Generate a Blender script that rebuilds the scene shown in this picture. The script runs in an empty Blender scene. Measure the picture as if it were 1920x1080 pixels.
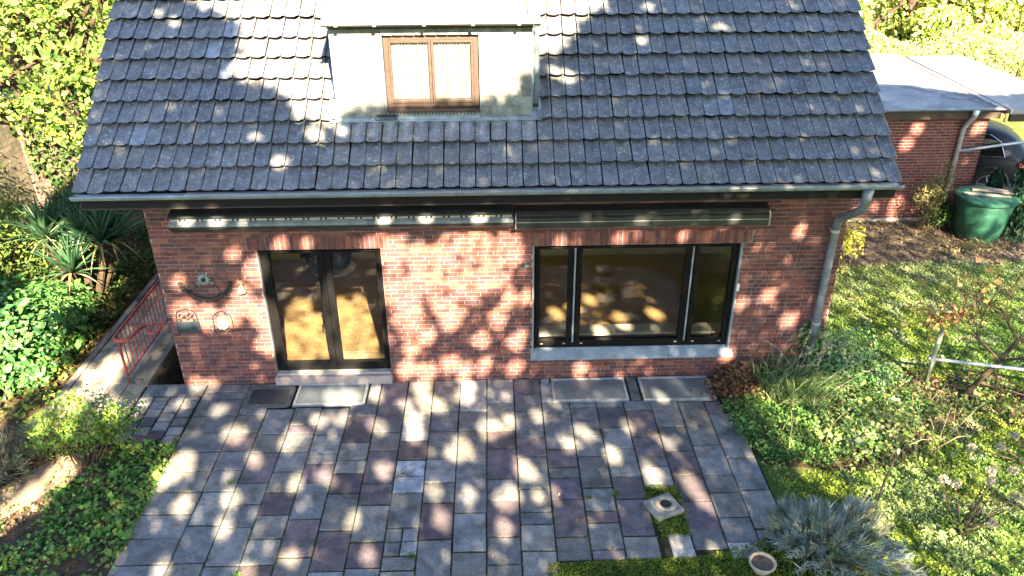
import bpy, math, random
import numpy as np
from mathutils import Vector, Matrix
random.seed(7); RG = np.random.default_rng(11)
sc = bpy.context.scene
col = sc.collection
R = math.radians
# ------------------------------------------------------------------ camera
def make_camera():
    p, r, yw = 0.489834475, 0.00537626842, -0.0244209523
    f0 = np.array([0, math.cos(p), -math.sin(p)]); d0 = np.array([0, -math.sin(p), -math.cos(p)]); r0 = np.array([1., 0, 0])
    rr = r0*math.cos(r)+d0*math.sin(r); dd = -r0*math.sin(r)+d0*math.cos(r)
    c, s = math.cos(yw), math.sin(yw); Z = np.array([[c, -s, 0], [s, c, 0], [0, 0, 1]])
    rr, dd, ff = Z@rr, Z@dd, Z@f0
    cam = bpy.data.cameras.new('camera'); o = bpy.data.objects.new('camera', cam); col.objects.link(o)
    m = Matrix.Identity(4)
    for i in range(3):
        m[i][0] = rr[i]; m[i][1] = -dd[i]; m[i][2] = -ff[i]
    m[0][3], m[1][3], m[2][3] = 0, -10.283, 7.086
    o.matrix_world = m
    cam.sensor_width = 36; cam.lens = 1479.6/1920*36; cam.clip_end = 3000; cam.clip_start = .1
    sc.camera = o
make_camera()
# ------------------------------------------------------------------ world, sun, exposure
SUN_E, SUN_A = R(35), R(15)                     # sun stands behind the camera, a little to its right
w = bpy.data.worlds.new('World'); sc.world = w; w.use_nodes = True
nt = w.node_tree; bg = nt.nodes['Background']
sky = nt.nodes.new('ShaderNodeTexSky'); sky.sky_type = 'NISHITA'; sky.sun_disc = False
sky.sun_elevation = SUN_E; sky.sun_rotation = math.pi-SUN_A
sky.air_density = 1.0; sky.dust_density = .8; sky.ozone_density = 1.7
nt.links.new(sky.outputs[0], bg.inputs[0]); bg.inputs[1].default_value = 0.055
SV = Vector((math.sin(SUN_A)*math.cos(SUN_E), -math.cos(SUN_A)*math.cos(SUN_E), math.sin(SUN_E)))
sl = bpy.data.lights.new('sun', 'SUN'); sl.energy = 5.0; sl.angle = R(.53); sl.color = (1, .79, .51)
so = bpy.data.objects.new('sun', sl); col.objects.link(so); so.rotation_euler = SV.to_track_quat('Z', 'Y').to_euler()
so.location = (8, -28, 40)
vs = sc.view_settings; vs.view_transform = 'Standard'; vs.look = 'None'; vs.exposure = 3.55; vs.gamma = 1; vs.use_curve_mapping = False
sc.cycles.max_bounces = 6; sc.cycles.transparent_max_bounces = 12; sc.cycles.caustics_reflective = False; sc.cycles.caustics_refractive = False
# ------------------------------------------------------------------ materials
MATS = {}
def mat(name, base=(.5, .5, .5), rough=.7, metal=0., attr=False, n1=None, n2=None, n3=None, bump=None, spec=.4, transl=0., stripes=None):
    """base colour (or the mesh's Col attribute) with up to two noise layers n=(scale, amount[, colour]) and fine relief"""
    m = bpy.data.materials.new(name); m.use_nodes = True; nt = m.node_tree; N = nt.nodes; L = nt.links
    b = N['Principled BSDF']; b.inputs['Roughness'].default_value = rough; b.inputs['Metallic'].default_value = metal
    b.inputs['Specular IOR Level'].default_value = spec
    geo = N.new('ShaderNodeNewGeometry')
    if attr:
        a = N.new('ShaderNodeAttribute'); a.attribute_name = 'Col'; cur = a.outputs['Color']
    else:
        a = N.new('ShaderNodeRGB'); a.outputs[0].default_value = (*base, 1); cur = a.outputs[0]
    for n in (n1, n2, n3):
        if not n: continue
        t = N.new('ShaderNodeTexNoise'); t.inputs['Scale'].default_value = n[0]; t.inputs['Detail'].default_value = 5; t.inputs['Roughness'].default_value = .65
        L.new(geo.outputs['Position'], t.inputs['Vector'])
        if len(n) == 2:
            mr = N.new('ShaderNodeMapRange'); mr.inputs[1].default_value = .3; mr.inputs[2].default_value = .7
            mr.inputs[3].default_value = 1-n[1]; mr.inputs[4].default_value = 1+n[1]; L.new(t.outputs['Fac'], mr.inputs[0])
            mx = N.new('ShaderNodeVectorMath'); mx.operation = 'SCALE'; L.new(cur, mx.inputs[0]); L.new(mr.outputs[0], mx.inputs['Scale']); cur = mx.outputs[0]
        else:                                   # patches of another colour: (scale, threshold, colour[, softness])
            soft = n[3] if len(n) > 3 else .05
            mr = N.new('ShaderNodeMapRange'); mr.inputs[1].default_value = n[1]; mr.inputs[2].default_value = n[1]+soft; L.new(t.outputs['Fac'], mr.inputs[0])
            mx = N.new('ShaderNodeMix'); mx.data_type = 'RGBA'; L.new(mr.outputs[0], mx.inputs[0]); L.new(cur, mx.inputs[6]); mx.inputs[7].default_value = (*n[2], 1); cur = mx.outputs[2]
    if stripes:                                 # (axis vector scale, colour)
        wv = N.new('ShaderNodeTexWave'); wv.inputs['Scale'].default_value = stripes[0]; wv.bands_direction = stripes[2] if len(stripes) > 2 else 'X'; wv.inputs['Distortion'].default_value = 0
        L.new(geo.outputs['Position'], wv.inputs['Vector'])
        mx = N.new('ShaderNodeMix'); mx.data_type = 'RGBA'; L.new(wv.outputs['Fac'], mx.inputs[0]); L.new(cur, mx.inputs[6]); mx.inputs[7].default_value = (*stripes[1], 1); cur = mx.outputs[2]
    L.new(cur, b.inputs['Base Color'])
    if bump:
        t = N.new('ShaderNodeTexNoise'); t.inputs['Scale'].default_value = bump[0]; t.inputs['Detail'].default_value = 6; L.new(geo.outputs['Position'], t.inputs['Vector'])
        bp = N.new('ShaderNodeBump'); bp.inputs['Strength'].default_value = bump[1]; bp.inputs['Distance'].default_value = .02
        L.new(t.outputs['Fac'], bp.inputs['Height']); L.new(bp.outputs[0], b.inputs['Normal'])
    if transl:
        tr = N.new('ShaderNodeBsdfTranslucent'); L.new(cur, tr.inputs[0]); mx = N.new('ShaderNodeMixShader'); mx.inputs[0].default_value = transl
        L.new(b.outputs[0], mx.inputs[1]); L.new(tr.outputs[0], mx.inputs[2]); L.new(mx.outputs[0], N['Material Output'].inputs[0])
    MATS[name] = m
    return m
def glass_mat(name, tint=(.93, .94, .92)):
    m = bpy.data.materials.new(name); m.use_nodes = True; nt = m.node_tree; N = nt.nodes; L = nt.links
    N.remove(N['Principled BSDF'])
    g = N.new('ShaderNodeBsdfGlossy'); g.inputs['Roughness'].default_value = .01; t = N.new('ShaderNodeBsdfTransparent'); t.inputs[0].default_value = (*tint, 1)
    f = N.new('ShaderNodeFresnel'); f.inputs[0].default_value = 1.6; mx = N.new('ShaderNodeMixShader')
    L.new(f.outputs[0], mx.inputs[0]); L.new(t.outputs[0], mx.inputs[1]); L.new(g.outputs[0], mx.inputs[2]); L.new(mx.outputs[0], N['Material Output'].inputs[0])
    MATS[name] = m
    return m
mat('brick', attr=True, rough=.88, n1=(11, .28), n2=(60, .22), n3=(1.7, .56, (.13, .085, .075), .3), bump=(90, .35), spec=.25)
mat('mortar', (.29, .245, .215), .95, n1=(6, .25), bump=(60, .5), spec=.1)
mat('tile', attr=True, rough=.62, n1=(30, .56, (.42, .45, .45), .16), n2=(8, .36), n3=(1.5, .56, (.10, .11, .115), .3), bump=(120, .3), spec=.35)
mat('paver', attr=True, rough=.85, n1=(85, .55), n2=(5.5, .36), n3=(2.6, .52, (.07, .07, .065), .2), bump=(140, .8), spec=.25)
mat('joint_soil', (.028, .028, .02), .95, n1=(8, .55, (.045, .07, .018), .1), n2=(60, .4), bump=(80, .6), spec=.1)
mat('leaf', attr=True, rough=.55, transl=.38, spec=.3)
mat('glossy_leaf', attr=True, rough=.45, transl=.2, spec=.4)
mat('needle', attr=True, rough=.7, transl=.12, spec=.2)
mat('bark', (.06, .045, .033), .9, n1=(12, .4), bump=(30, .8), spec=.1)
mat('twig', (.07, .05, .036), .9, n1=(20, .4), spec=.1)
mat('black_frame', (.006, .006, .007), .55, n1=(3, .2), spec=.1)
mat('zinc', (.22, .27, .32), .45, .3, n1=(4, .25), n2=(30, .12))
mat('old_zinc', (.17, .20, .23), .55, .3, n1=(5, .35), n2=(40, .2))
mat('leaf_guard', (.62, .62, .62), .5, .2, stripes=(14, (.10, .11, .13)))
mat('underlay', (.008, .008, .01), .95)
mat('fascia', (.05, .035, .03), .7, n1=(4, .3))
mat('soffit', (.04, .03, .022), .8, n1=(5, .3))
mat('anthracite', (.035, .04, .045), .45, .3, n1=(3, .3))
mat('aluminium', (.45, .46, .46), .45, .5, n1=(6, .2))
mat('awning_white', (.36, .35, .32), .6, n1=(9, .25))
mat('concrete', (.30, .29, .26), .9, n1=(4, .3), n2=(40, .25), bump=(70, .5), spec=.2)
mat('mossy_concrete', (.16, .15, .13), .95, n1=(5, .55, (.05, .06, .025), .12), n2=(30, .3), bump=(60, .7), spec=.1)
mat('threshold', (.30, .25, .24), .8, n1=(6, .15), n2=(50, .12), bump=(90, .2))
mat('red_paint', (.27, .045, .035), .5, n1=(8, .3), n2=(30, .58, (.10, .05, .035), .06), spec=.4)
mat('rubber', (.09, .095, .10), .8, n1=(18, .3), bump=(120, .6))
mat('grate', (.24, .29, .33), .55, .5, n1=(3, .35), n2=(160, .25), stripes=(38, (.12, .14, .16)))
mat('iron', (.03, .028, .027), .6, .4, n1=(12, .4))
mat('patina', (.22, .29, .28), .6, .3, n1=(15, .35))
mat('slate_board', (.02, .03, .04), .5, n1=(4, .25))
mat('white_glaze', (.75, .74, .68), .25, n1=(10, .15))
mat('terracotta', (.42, .20, .13), .8, n1=(10, .3))
mat('red_plastic', (.55, .05, .035), .4)
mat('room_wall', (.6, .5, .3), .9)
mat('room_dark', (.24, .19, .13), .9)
mat('white_sill', (.62, .62, .58), .5)
mat('lead', (.26, .31, .36), .55, .1, n1=(4, .3), n2=(18, .2))
mat('dormer_felt', (.15, .145, .135), .9, n1=(3, .2), bump=(60, .3))
mat('dormer_trim', (.22, .22, .215), .6, n1=(6, .15))
mat('slate', attr=True, rough=.6, n1=(6, .3), n2=(40, .2), bump=(60, .2))
mat('brown_wood', (.055, .037, .032), .6, n1=(12, .3), n2=(50, .2))
mat('lace', (.62, .62, .62), .9, transl=.3, stripes=(9, (.42, .44, .46)))
mat('felt_roof', (.24, .25, .26), .95, n1=(1.2, .4), n2=(30, .25), n3=(.9, .55, (.13, .135, .14), .1), bump=(90, .4), spec=.1)
mat('carport_roof', (.28, .27, .26), .9, n1=(1.4, .25), n2=(25, .15), bump=(60, .3), spec=.15)
mat('green_plastic', (.018, .085, .058), .55, n1=(4, .4), n2=(24, .2), n3=(3, .6, (.06, .10, .07), .2), spec=.35)
mat('grey_wood', (.28, .25, .22), .85, n1=(15, .3))
mat('car_paint', (.014, .018, .026), .35, .0, spec=.25)
mat('car_black', (.012, .012, .013), .5)
mat('car_glass', (.01, .012, .014), .06, spec=.8)
mat('chrome', (.7, .7, .72), .2, 1.)
mat('tail_red', (.55, .012, .015), .2, spec=.6)
mat('tyre', (.015, .015, .016), .85)
mat('galvanised', (.50, .54, .58), .4, .6, n1=(8, .25))
mat('mossy_pipe', (.16, .18, .14), .8, .1, n1=(14, .4))
mat('pale_brick', attr=True, rough=.9, n1=(7, .3), bump=(60, .4))
mat('pink_plastic', (.75, .03, .35), .4)
mat('cream_stone', (.36, .30, .23), .85, n1=(14, .25))
mat('blue_pot', (.03, .05, .08), .3)
mat('soil', (.07, .05, .035), .95, n1=(5, .4), n2=(40, .5), bump=(40, 1.0), spec=.05)
mat('dry_soil', (.11, .088, .07), .95, n1=(3, .4), n2=(30, .35), bump=(50, .8), spec=.05)
mat('sand', (.24, .19, .135), .95, n1=(4, .3), n2=(45, .25), bump=(60, .7), spec=.05)
mat('lawn', (.08, .12, .03), .95, n1=(1.3, .55, (.15, .13, .07), .15), n2=(25, .5), bump=(40, 1.0), spec=.05)
mat('asphalt', (.16, .155, .15), .95, n1=(6, .25), bump=(90, .4))
mat('moss', attr=True, rough=.95, transl=.15, spec=.05)
glass_mat('glass'); glass_mat('dormer_glass', (.95, .95, .95))
def parquet():
    m = bpy.data.materials.new('parquet'); m.use_nodes = True; nt = m.node_tree; N = nt.nodes; L = nt.links; b = N['Principled BSDF']
    geo = N.new('ShaderNodeNewGeometry'); br = N.new('ShaderNodeTexBrick'); br.inputs['Scale'].default_value = 3.2
    br.inputs['Color1'].default_value = (.50, .36, .19, 1); br.inputs['Color2'].default_value = (.43, .29, .145, 1); br.inputs['Mortar'].default_value = (.10, .05, .02, 1); br.inputs['Mortar Size'].default_value = .008
    L.new(geo.outputs['Position'], br.inputs['Vector']); L.new(br.outputs[0], b.inputs['Base Color']); b.inputs['Roughness'].default_value = .35
    MATS['parquet'] = m
parquet()
# ------------------------------------------------------------------ mesh helpers
def link(o, parent=None):
    col.objects.link(o)
    if parent: o.parent = parent
    return o
def tag(o, label=None, cat=None, group=None, kind=None):
    if label: o['label'] = label
    if cat: o['category'] = cat
    if group: o['group'] = group
    if kind: o['kind'] = kind
    return o
def thing(name, label, cat, loc=(0, 0, 0), rz=0, group=None):
    o = bpy.data.objects.new(name, None); o.empty_display_size = .2; link(o); o.location = loc; o.rotation_euler = (0, 0, rz)
    return tag(o, label, cat, group)
class MB:
    """collects simple solids into one mesh"""
    def __init__(s): s.v = []; s.f = []; s.c = []
    def add(s, v, f, c=None):
        n = len(s.v); s.v += [tuple(p) for p in v]; s.f += [tuple(i+n for i in q) for q in f]; s.c += [c]*len(v); return s
    def box(s, x0, x1, y0, y1, z0, z1, c=None):
        return s.add([(x0, y0, z0), (x1, y0, z0), (x1, y1, z0), (x0, y1, z0), (x0, y0, z1), (x1, y0, z1), (x1, y1, z1), (x0, y1, z1)],
                     [(3, 2, 1, 0), (4, 5, 6, 7), (0, 1, 5, 4), (1, 2, 6, 5), (2, 3, 7, 6), (3, 0, 4, 7)], c)
    def cbox(s, x0, x1, y0, y1, z0, z1, k, c=None):   # box with chamfered top rim
        return s.add([(x0, y0, z0), (x1, y0, z0), (x1, y1, z0), (x0, y1, z0), (x0, y0, z1-k), (x1, y0, z1-k), (x1, y1, z1-k), (x0, y1, z1-k),
                      (x0+k, y0+k, z1), (x1-k, y0+k, z1), (x1-k, y1-k, z1), (x0+k, y1-k, z1)],
                     [(0, 1, 5, 4), (1, 2, 6, 5), (2, 3, 7, 6), (3, 0, 4, 7), (4, 5, 9, 8), (5, 6, 10, 9), (6, 7, 11, 10), (7, 4, 8, 11), (8, 9, 10, 11)], c)
    def prism(s, poly, axis, a0, a1, c=None):          # polygon extruded along an axis; poly gives the two other coordinates in order
        n = len(poly)
        def P(p, a): q = list(p); q.insert(axis, a); return tuple(q)
        v = [P(p, a0) for p in poly]+[P(p, a1) for p in poly]
        f = [(i, (i+1) % n, n+(i+1) % n, n+i) for i in range(n)]+[tuple(range(n-1, -1, -1)), tuple(range(n, 2*n))]
        return s.add(v, f, c)
    def tube(s, pts, r, n=6, c=None, caps=True):
        pts = [Vector(p) for p in pts]; rs = r if hasattr(r, '__len__') else [r]*len(pts)
        v = []; up = None
        for i, p in enumerate(pts):
            t = (pts[min(i+1, len(pts)-1)]-pts[max(i-1, 0)]).normalized()
            if up is None: up = Vector((0, 0, 1)) if abs(t.z) < .9 else Vector((1, 0, 0))
            a = t.cross(up).normalized(); b = a.cross(t).normalized(); up = b
            for k in range(n):
                q = 2*math.pi*k/n; v.append(p+(a*math.cos(q)+b*math.sin(q))*rs[i])
        f = [(i*n+k, i*n+(k+1) % n, (i+1)*n+(k+1) % n, (i+1)*n+k) for i in range(len(pts)-1) for k in range(n)]
        if caps: f += [tuple(range(n-1, -1, -1)), tuple((len(pts)-1)*n+k for k in range(n))]
        return s.add(v, f, c)
    def lathe(s, prof, ctr=(0, 0, 0), n=20, axis=2, c=None):   # profile of (radius, height)
        v = []
        for r, h in prof:
            for k in range(n):
                q = 2*math.pi*k/n; a, b = r*math.cos(q), r*math.sin(q)
                p = {2: (a, b, h), 1: (a, h, b), 0: (h, a, b)}[axis]; v.append((p[0]+ctr[0], p[1]+ctr[1], p[2]+ctr[2]))
        m = len(prof); f = [(i*n+k, i*n+(k+1) % n, (i+1)*n+(k+1) % n, (i+1)*n+k) for i in range(m-1) for k in range(n)]
        f += [tuple(range(n-1, -1, -1)), tuple((m-1)*n+k for k in range(n))]
        return s.add(v, f, c)
    def mesh(s, name, material, smooth=False):
        me = bpy.data.meshes.new(name); me.from_pydata(s.v, [], s.f); me.validate()
        if any(x is not None for x in s.c):
            ca = me.color_attributes.new('Col', 'FLOAT_COLOR', 'POINT')
            arr = np.ones((len(s.v), 4), 'f'); arr[:, :3] = [x if x is not None else (.5, .5, .5) for x in s.c]; ca.data.foreach_set('color', arr.ravel())
        me.materials.append(MATS[material])
        if smooth: me.polygons.foreach_set('use_smooth', [True]*len(me.polygons))
        me.update(); return me
    def build(s, name, material, parent=None, loc=None, smooth=False, rot=None, bevel=0):
        o = bpy.data.objects.new(name, s.mesh(name, material, smooth)); link(o, parent)
        if loc: o.location = loc
        if rot: o.rotation_euler = rot
        if bevel:
            b = o.modifiers.new('edge', 'BEVEL'); b.width = bevel; b.segments = 2; b.limit_method = 'ANGLE'
        return o
def box(*a): return MB().box(*a)
def struct(o): o['kind'] = 'structure'; return o
def npmesh(name, V, F, C, material, parent=None):
    """mesh from numpy arrays; F is (n,3) or (n,4), C one colour per vertex"""
    me = bpy.data.meshes.new(name); k = F.shape[1]
    me.vertices.add(len(V)); me.vertices.foreach_set('co', V.astype('f').ravel())
    me.loops.add(F.size); me.loops.foreach_set('vertex_index', F.astype('i').ravel())
    me.polygons.add(len(F)); me.polygons.foreach_set('loop_start', np.arange(len(F), dtype='i')*k); me.polygons.foreach_set('loop_total', np.full(len(F), k, 'i'))
    if C is not None:
        ca = me.color_attributes.new('Col', 'FLOAT_COLOR', 'POINT'); a = np.ones((len(V), 4), 'f'); a[:, :3] = C; ca.data.foreach_set('color', a.ravel())
    me.materials.append(MATS[material]); me.update(calc_edges=True)
    o = bpy.data.objects.new(name, me); return link(o, parent)
def unit(a): return a/np.maximum(np.linalg.norm(a, axis=1, keepdims=True), 1e-9)
def leaf_arrays(P, Nm, S, C, aspect=.55, T=None, fold=.12):
    n = len(P); S = np.broadcast_to(S, (n,))[:, None]
    if T is None: T = RG.normal(size=(n, 3))
    T = unit(T-Nm*(T*Nm).sum(1, keepdims=True)); B = np.cross(Nm, T)
    V = np.stack([P-T*S*.5, P+B*S*.5*aspect+Nm*S*fold, P+T*S*.5, P-B*S*.5*aspect+Nm*S*fold], 1).reshape(-1, 3)
    i = np.arange(n)[:, None]*4
    return V, np.concatenate([i+[0, 1, 2], i+[0, 2, 3]], 1).reshape(-1, 3), np.repeat(C, 4, 0)
def leaves(name, P, Nm, S, C, aspect=.55, material='leaf', parent=None, T=None):
    V, F, C = leaf_arrays(P, Nm, S, C, aspect, T); return npmesh(name, V, F, C, material, parent)
def pal(n, cols, jit=.25):
    cols = np.array(cols); c = cols[RG.integers(0, len(cols), n)]; k = RG.uniform(1-jit, 1+jit, (n, 1)); return np.clip(c*k, 0, 1)
def blob(n, c, r, shell=.45, lump=.3, up=.5, squash=None, clumps=0):
    """points and outward normals spread through a lumpy ellipsoid, denser near its skin"""
    if clumps:                                  # sprays of leaves hanging round twig ends
        d0 = unit(RG.normal(size=(clumps, 3))); rad = (.45+.55*RG.random(clumps)**.5)*RG.uniform(.85, 1.12, clumps); ctr = np.array(c)+d0*rad[:, None]*np.array(r)
        idx = RG.integers(0, clumps, n); sg = np.mean(r)*.14; off = RG.normal(size=(n, 3))*sg*[1.25, 1.25, .55]; off[:, 2] -= (off[:, 0]**2+off[:, 1]**2)/sg*.25
        return ctr[idx]+off, unit(d0[idx]*.5+off/sg*.25+np.array([0, 0, .7])+RG.normal(size=(n, 3))*.4)
    d = unit(RG.normal(size=(n, 3)))
    ax = unit(RG.normal(size=(7, 3))); ph = RG.uniform(0, 6.28, 7)
    lum = 1+lump*sum(np.sin(4.5*(d@a)+p) for a, p in zip(ax, ph))/3
    rad = (shell+(1-shell)*RG.random(n)**.6)*lum
    P = np.array(c)+d*rad[:, None]*np.array(r)
    return P, unit(d*.8+np.array([0, 0, up])+RG.normal(size=(n, 3))*.55)
def blobs(items, **k):
    a = [blob(n, c, r, **k) for n, c, r in items]; return np.concatenate([x[0] for x in a]), np.concatenate([x[1] for x in a])
def blades(name, base, tip, wid, C, material='leaf', parent=None, bend=.25):
    """tapering grass blades that bow over between base and tip"""
    n = len(base); D = tip-base; side = unit(np.cross(D, RG.normal(size=(n, 3))))*np.broadcast_to(wid, (n,))[:, None]*.5
    mid = base+D*.55+np.array([0, 0, 1])*np.linalg.norm(D, axis=1, keepdims=True)*bend*.5
    V = np.stack([base-side, base+side, mid+side*.8, tip, mid-side*.8], 1).reshape(-1, 3); i = np.arange(n)[:, None]*5
    F = np.concatenate([i+[0, 1, 2], i+[0, 2, 4], i+[4, 2, 3]], 1).reshape(-1, 3)
    return npmesh(name, V, F, np.repeat(C, 5, 0), material, parent)
def in_poly(X, Y, poly):
    inside = np.zeros(len(X), bool); n = len(poly)
    for i in range(n):
        x0, y0 = poly[i]; x1, y1 = poly[(i+1) % n]
        inside ^= ((y0 > Y) != (y1 > Y)) & (X < (x1-x0)*(Y-y0)/(y1-y0+1e-12)+x0)
    return inside
def scatter(poly, dens):
    p = np.array(poly); x0, y0 = p.min(0); x1, y1 = p.max(0); n = int((x1-x0)*(y1-y0)*dens)
    X = RG.uniform(x0, x1, n); Y = RG.uniform(y0, y1, n); k = in_poly(X, Y, poly); return X[k], Y[k]
def vnoise(X, Y, s, seed=0):
    """smooth value noise 0..1 used to vary planting density and tint"""
    r = np.random.default_rng(seed); G = r.random((64, 64)); x = X*s+13.7; y = Y*s+7.3; i = np.floor(x).astype(int); j = np.floor(y).astype(int); u = x-i; v = y-j
    u = u*u*(3-2*u); v = v*v*(3-2*v); g = lambda a, b: G[a % 64, b % 64]
    return (g(i, j)*(1-u)+g(i+1, j)*u)*(1-v)+(g(i, j+1)*(1-u)+g(i+1, j+1)*u)*v
def branchwork(mb, p0, p1, r, levels, spread, seed=0, kids=3, thin=.5):
    """limbs that fork and taper; returns the twig ends"""
    rnd = random.Random(seed); ends = []
    def grow(a, b, r, lv):
        a = Vector(a); b = Vector(b); d = b-a; L = d.length
        m = a+d*.5+Vector((rnd.uniform(-1, 1), rnd.uniform(-1, 1), rnd.uniform(-.5, .5)))*L*.09
        mb.tube([a, m, b], [r, r*.8, r*.6], 6 if r > .03 else 4, caps=False)
        if lv == 0: ends.append(b); return
        for k in range(kids):
            o = Vector((rnd.gauss(0, 1), rnd.gauss(0, 1), rnd.gauss(.25, .6))).normalized()
            n = (d.normalized()+o*spread).normalized(); grow(a+d*rnd.uniform(.55, 1), b+n*L*rnd.uniform(.45, .75), r*thin, lv-1)
    grow(p0, p1, r, levels); return ends
# sun gaps in the crowns behind the viewer and the laying pattern of the patio
GAPS=[(-1.21,1.84,0.3),(-1.35,1.51,0.3),(-0.58,1.77,0.3),(-0.92,1.62,0.3),(-0.02,1.5,0.2),(-0.24,1.89,0.2),(-1.31,1.09,0.2),(-1.42,2.05,0.2),(-0.36,1.45,0.2),(-0.75,1.3,0.2),(0.13,1.79,0.2),(-1.02,0.81,0.1),(-1.26,0.66,0.1),(-0.65,0.94,0.1),(0.01,0.87,0.1),(0.2,1.1,0.1),(-0.45,0.19,0.1),(-0.21,0.19,0.1),(-1.05,0.3,0.1),(0.28,0.11,0.1),(0.32,0.5,0.1),(-1.33,0.39,0.1),(-0.23,0.6,0.1),(-0.68,0.36,0.1),(0.91,1.76,0.05),(1.76,1.68,0.05),(2.61,1.57,0.05),(-4.13,1.61,0.15),(-3.6,1.74,0.15),(-3.33,2.13,0.15),(-3.31,1.51,0.15),(-3.32,1.13,0.15),(-4.45,1.7,0.15),(-3.88,1.53,0.15),(-4.44,2.14,0.075),(-3.59,2.35,0.075),(-4.51,0.69,0.075),(-4.27,0.65,0.075),(-2.94,2.4,0.075),(-2.58,2.33,0.075),(-1.74,2.19,0.075),(4.25,1.36,0.075),(3.56,0.49,0.075),(3.47,-0.24,0.075),(1.29,-0.07,0.075),(0.79,0.46,0.075),(4.33,0.13,0.075),(3.95,0.53,0.075),(0.43,1.13,0.075),(4.95,0.1,0.075),(-4.11,2.82,0.06),(-3.72,2.75,0.06),(-1.52,2.4,0.06),(-0.96,2.31,0.06),(-0.25,2.19,0.06),(-3.38,2.66,0.03),(1.89,1.81,0.03),(3.18,1.62,0.03),(-6.0,1.0,0.24),(-6.13,0.81,0.24),(-5.83,1.28,0.14),(-6.41,-0.47,0.14),(-6.16,-0.27,0.14),(-6.6,-0.6,0.14),(-4.6,-0.41,0.14),(-4.75,-0.51,0.14),(-6.24,0.43,0.14),(-3.98,-0.92,0.1),(-4.54,-0.9,0.1),(-3.21,-0.39,0.1),(-3.11,-0.28,0.1),(-2.54,0.14,0.1),(-2.27,0.09,0.1),(-1.19,0.03,0.1),(-1.17,-0.16,0.1),(-0.6,-0.18,0.1),(-0.88,-0.83,0.1),(-0.49,-0.7,0.1),(-0.21,-1.25,0.1),(1.77,-1.71,0.1),(1.75,-1.84,0.1),(-4.03,-1.21,0.075),(-3.65,-0.51,0.075),(-4.17,0.22,0.075),(-3.86,-0.17,0.075),(-4.0,-0.12,0.075),(-2.75,-0.18,0.075),(-1.44,-0.37,0.075),(-1.05,-0.89,0.075),(-0.52,-1.46,0.075),(-0.67,-1.52,0.075),(0.84,-0.96,0.075),(0.57,-1.06,0.075),(-0.77,-1.78,0.075),(-1.45,-1.56,0.075),(1.38,-1.58,0.075),(-2.01,-0.93,0.075),(-1.91,-0.4,0.075),(-1.5,-0.58,0.075),(-3.12,-0.89,0.075),(-2.77,-0.89,0.075),(-0.45,-0.03,0.075),(-1.88,0.06,0.075),(-2.01,-0.34,0.075),(-1.04,-0.24,0.075),(-2.44,-0.19,0.075),(-0.33,-0.67,0.075),(-4.72,-1.49,0.06),(-3.78,-1.65,0.06),(-3.28,-1.62,0.06),(-2.41,-1.77,0.06),(-2.53,-1.42,0.06),(0.33,-0.64,0.06),(-0.08,-0.64,0.06),(-1.03,-1.37,0.06),(-1.44,-1.27,0.06),(1.03,-1.29,0.06),(1.5,-0.99,0.06),(1.85,-1.27,0.06),(1.78,-1.95,0.06),(-0.19,-1.55,0.06),(-4.71,0.4,0.06),(2.25,-0.7,0.06),(-1.49,-0.16,0.06),(-5.77,0.59,0.1),(-5.33,0.44,0.1),(-6.97,1.27,0.1),(-6.38,1.7,0.1),(-6.17,3.06,0.1),(-7.1,2.98,0.1),(-7.86,4.32,0.1),(-8.16,4.85,0.1),(-7.17,4.2,0.1),(-6.77,0.61,0.08),(-5.93,0.32,0.08),(-2.77,3.28,0.09),(-2.28,3.6,0.09),(1.18,3.92,0.09),(-3.04,3.69,0.05),(2.59,4.87,0.05),(3.5,4.39,0.05),(-4.14,5.89,0.05),(1.02,4.03,0.05),(2.36,4.35,0.05),(-1.93,3.59,0.05),(-3.93,5.72,0.05),(10.34,3.71,0.1),(10.2,3.44,0.1),(11.75,3.62,0.1),(10.27,2.32,0.1),(11.63,3.5,0.1),(6.87,-0.12,0.08),(7.96,0.15,0.08),(6.83,0.35,0.08),(5.47,-1.83,0.08),(5.5,-2.35,0.08),(7.77,-0.7,0.08),(9.65,-0.14,0.08),(4.17,-2.12,0.08),(3.83,-1.4,0.08),(3.6,-1.05,0.08),(4.94,-2.82,0.08),(4.21,-2.69,0.08),(-2.23,1.25,0.32),(-1.94,1.05,0.32),(-2.76,0.88,0.32),(-1.82,1.48,0.32),(-2.85,1.35,0.32),(-2.18,1.69,0.2),(-2.86,1.77,0.2),(-2.14,0.73,0.2),(-2.45,0.82,0.2),(-3.05,1.08,0.2),(1.47,0.92,0.085),(1.85,0.96,0.085),(2.12,0.51,0.085),(2.49,0.67,0.085),(1.66,0.43,0.085),(0.94,0.86,0.085),(2.22,1.08,0.085),(3.1,0.64,0.085)]
POLY=[(-3.84,7.01),(-3.8,6.02),(-3.12,5.63),(-3.07,5.12),(-3.27,4.88),(-3.23,4.57),(-2.75,4.36),(-2.53,4.15),(-2.6,3.85),(-2.03,3.64),(-1.75,3.83),(-1.19,3.8),(-0.08,3.62),(0.37,3.63),(0.44,3.77),(0.61,3.89),(0.92,4.23),(1.28,4.3),(1.59,4.75),(1.99,4.93),(2.59,5.66)]
VEIL=[(-1.55,2.2),(0.43,1.89),(0.43,1.24),(-0.22,1.13),(-1.02,0.73),(-1.58,1.14)]
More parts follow.
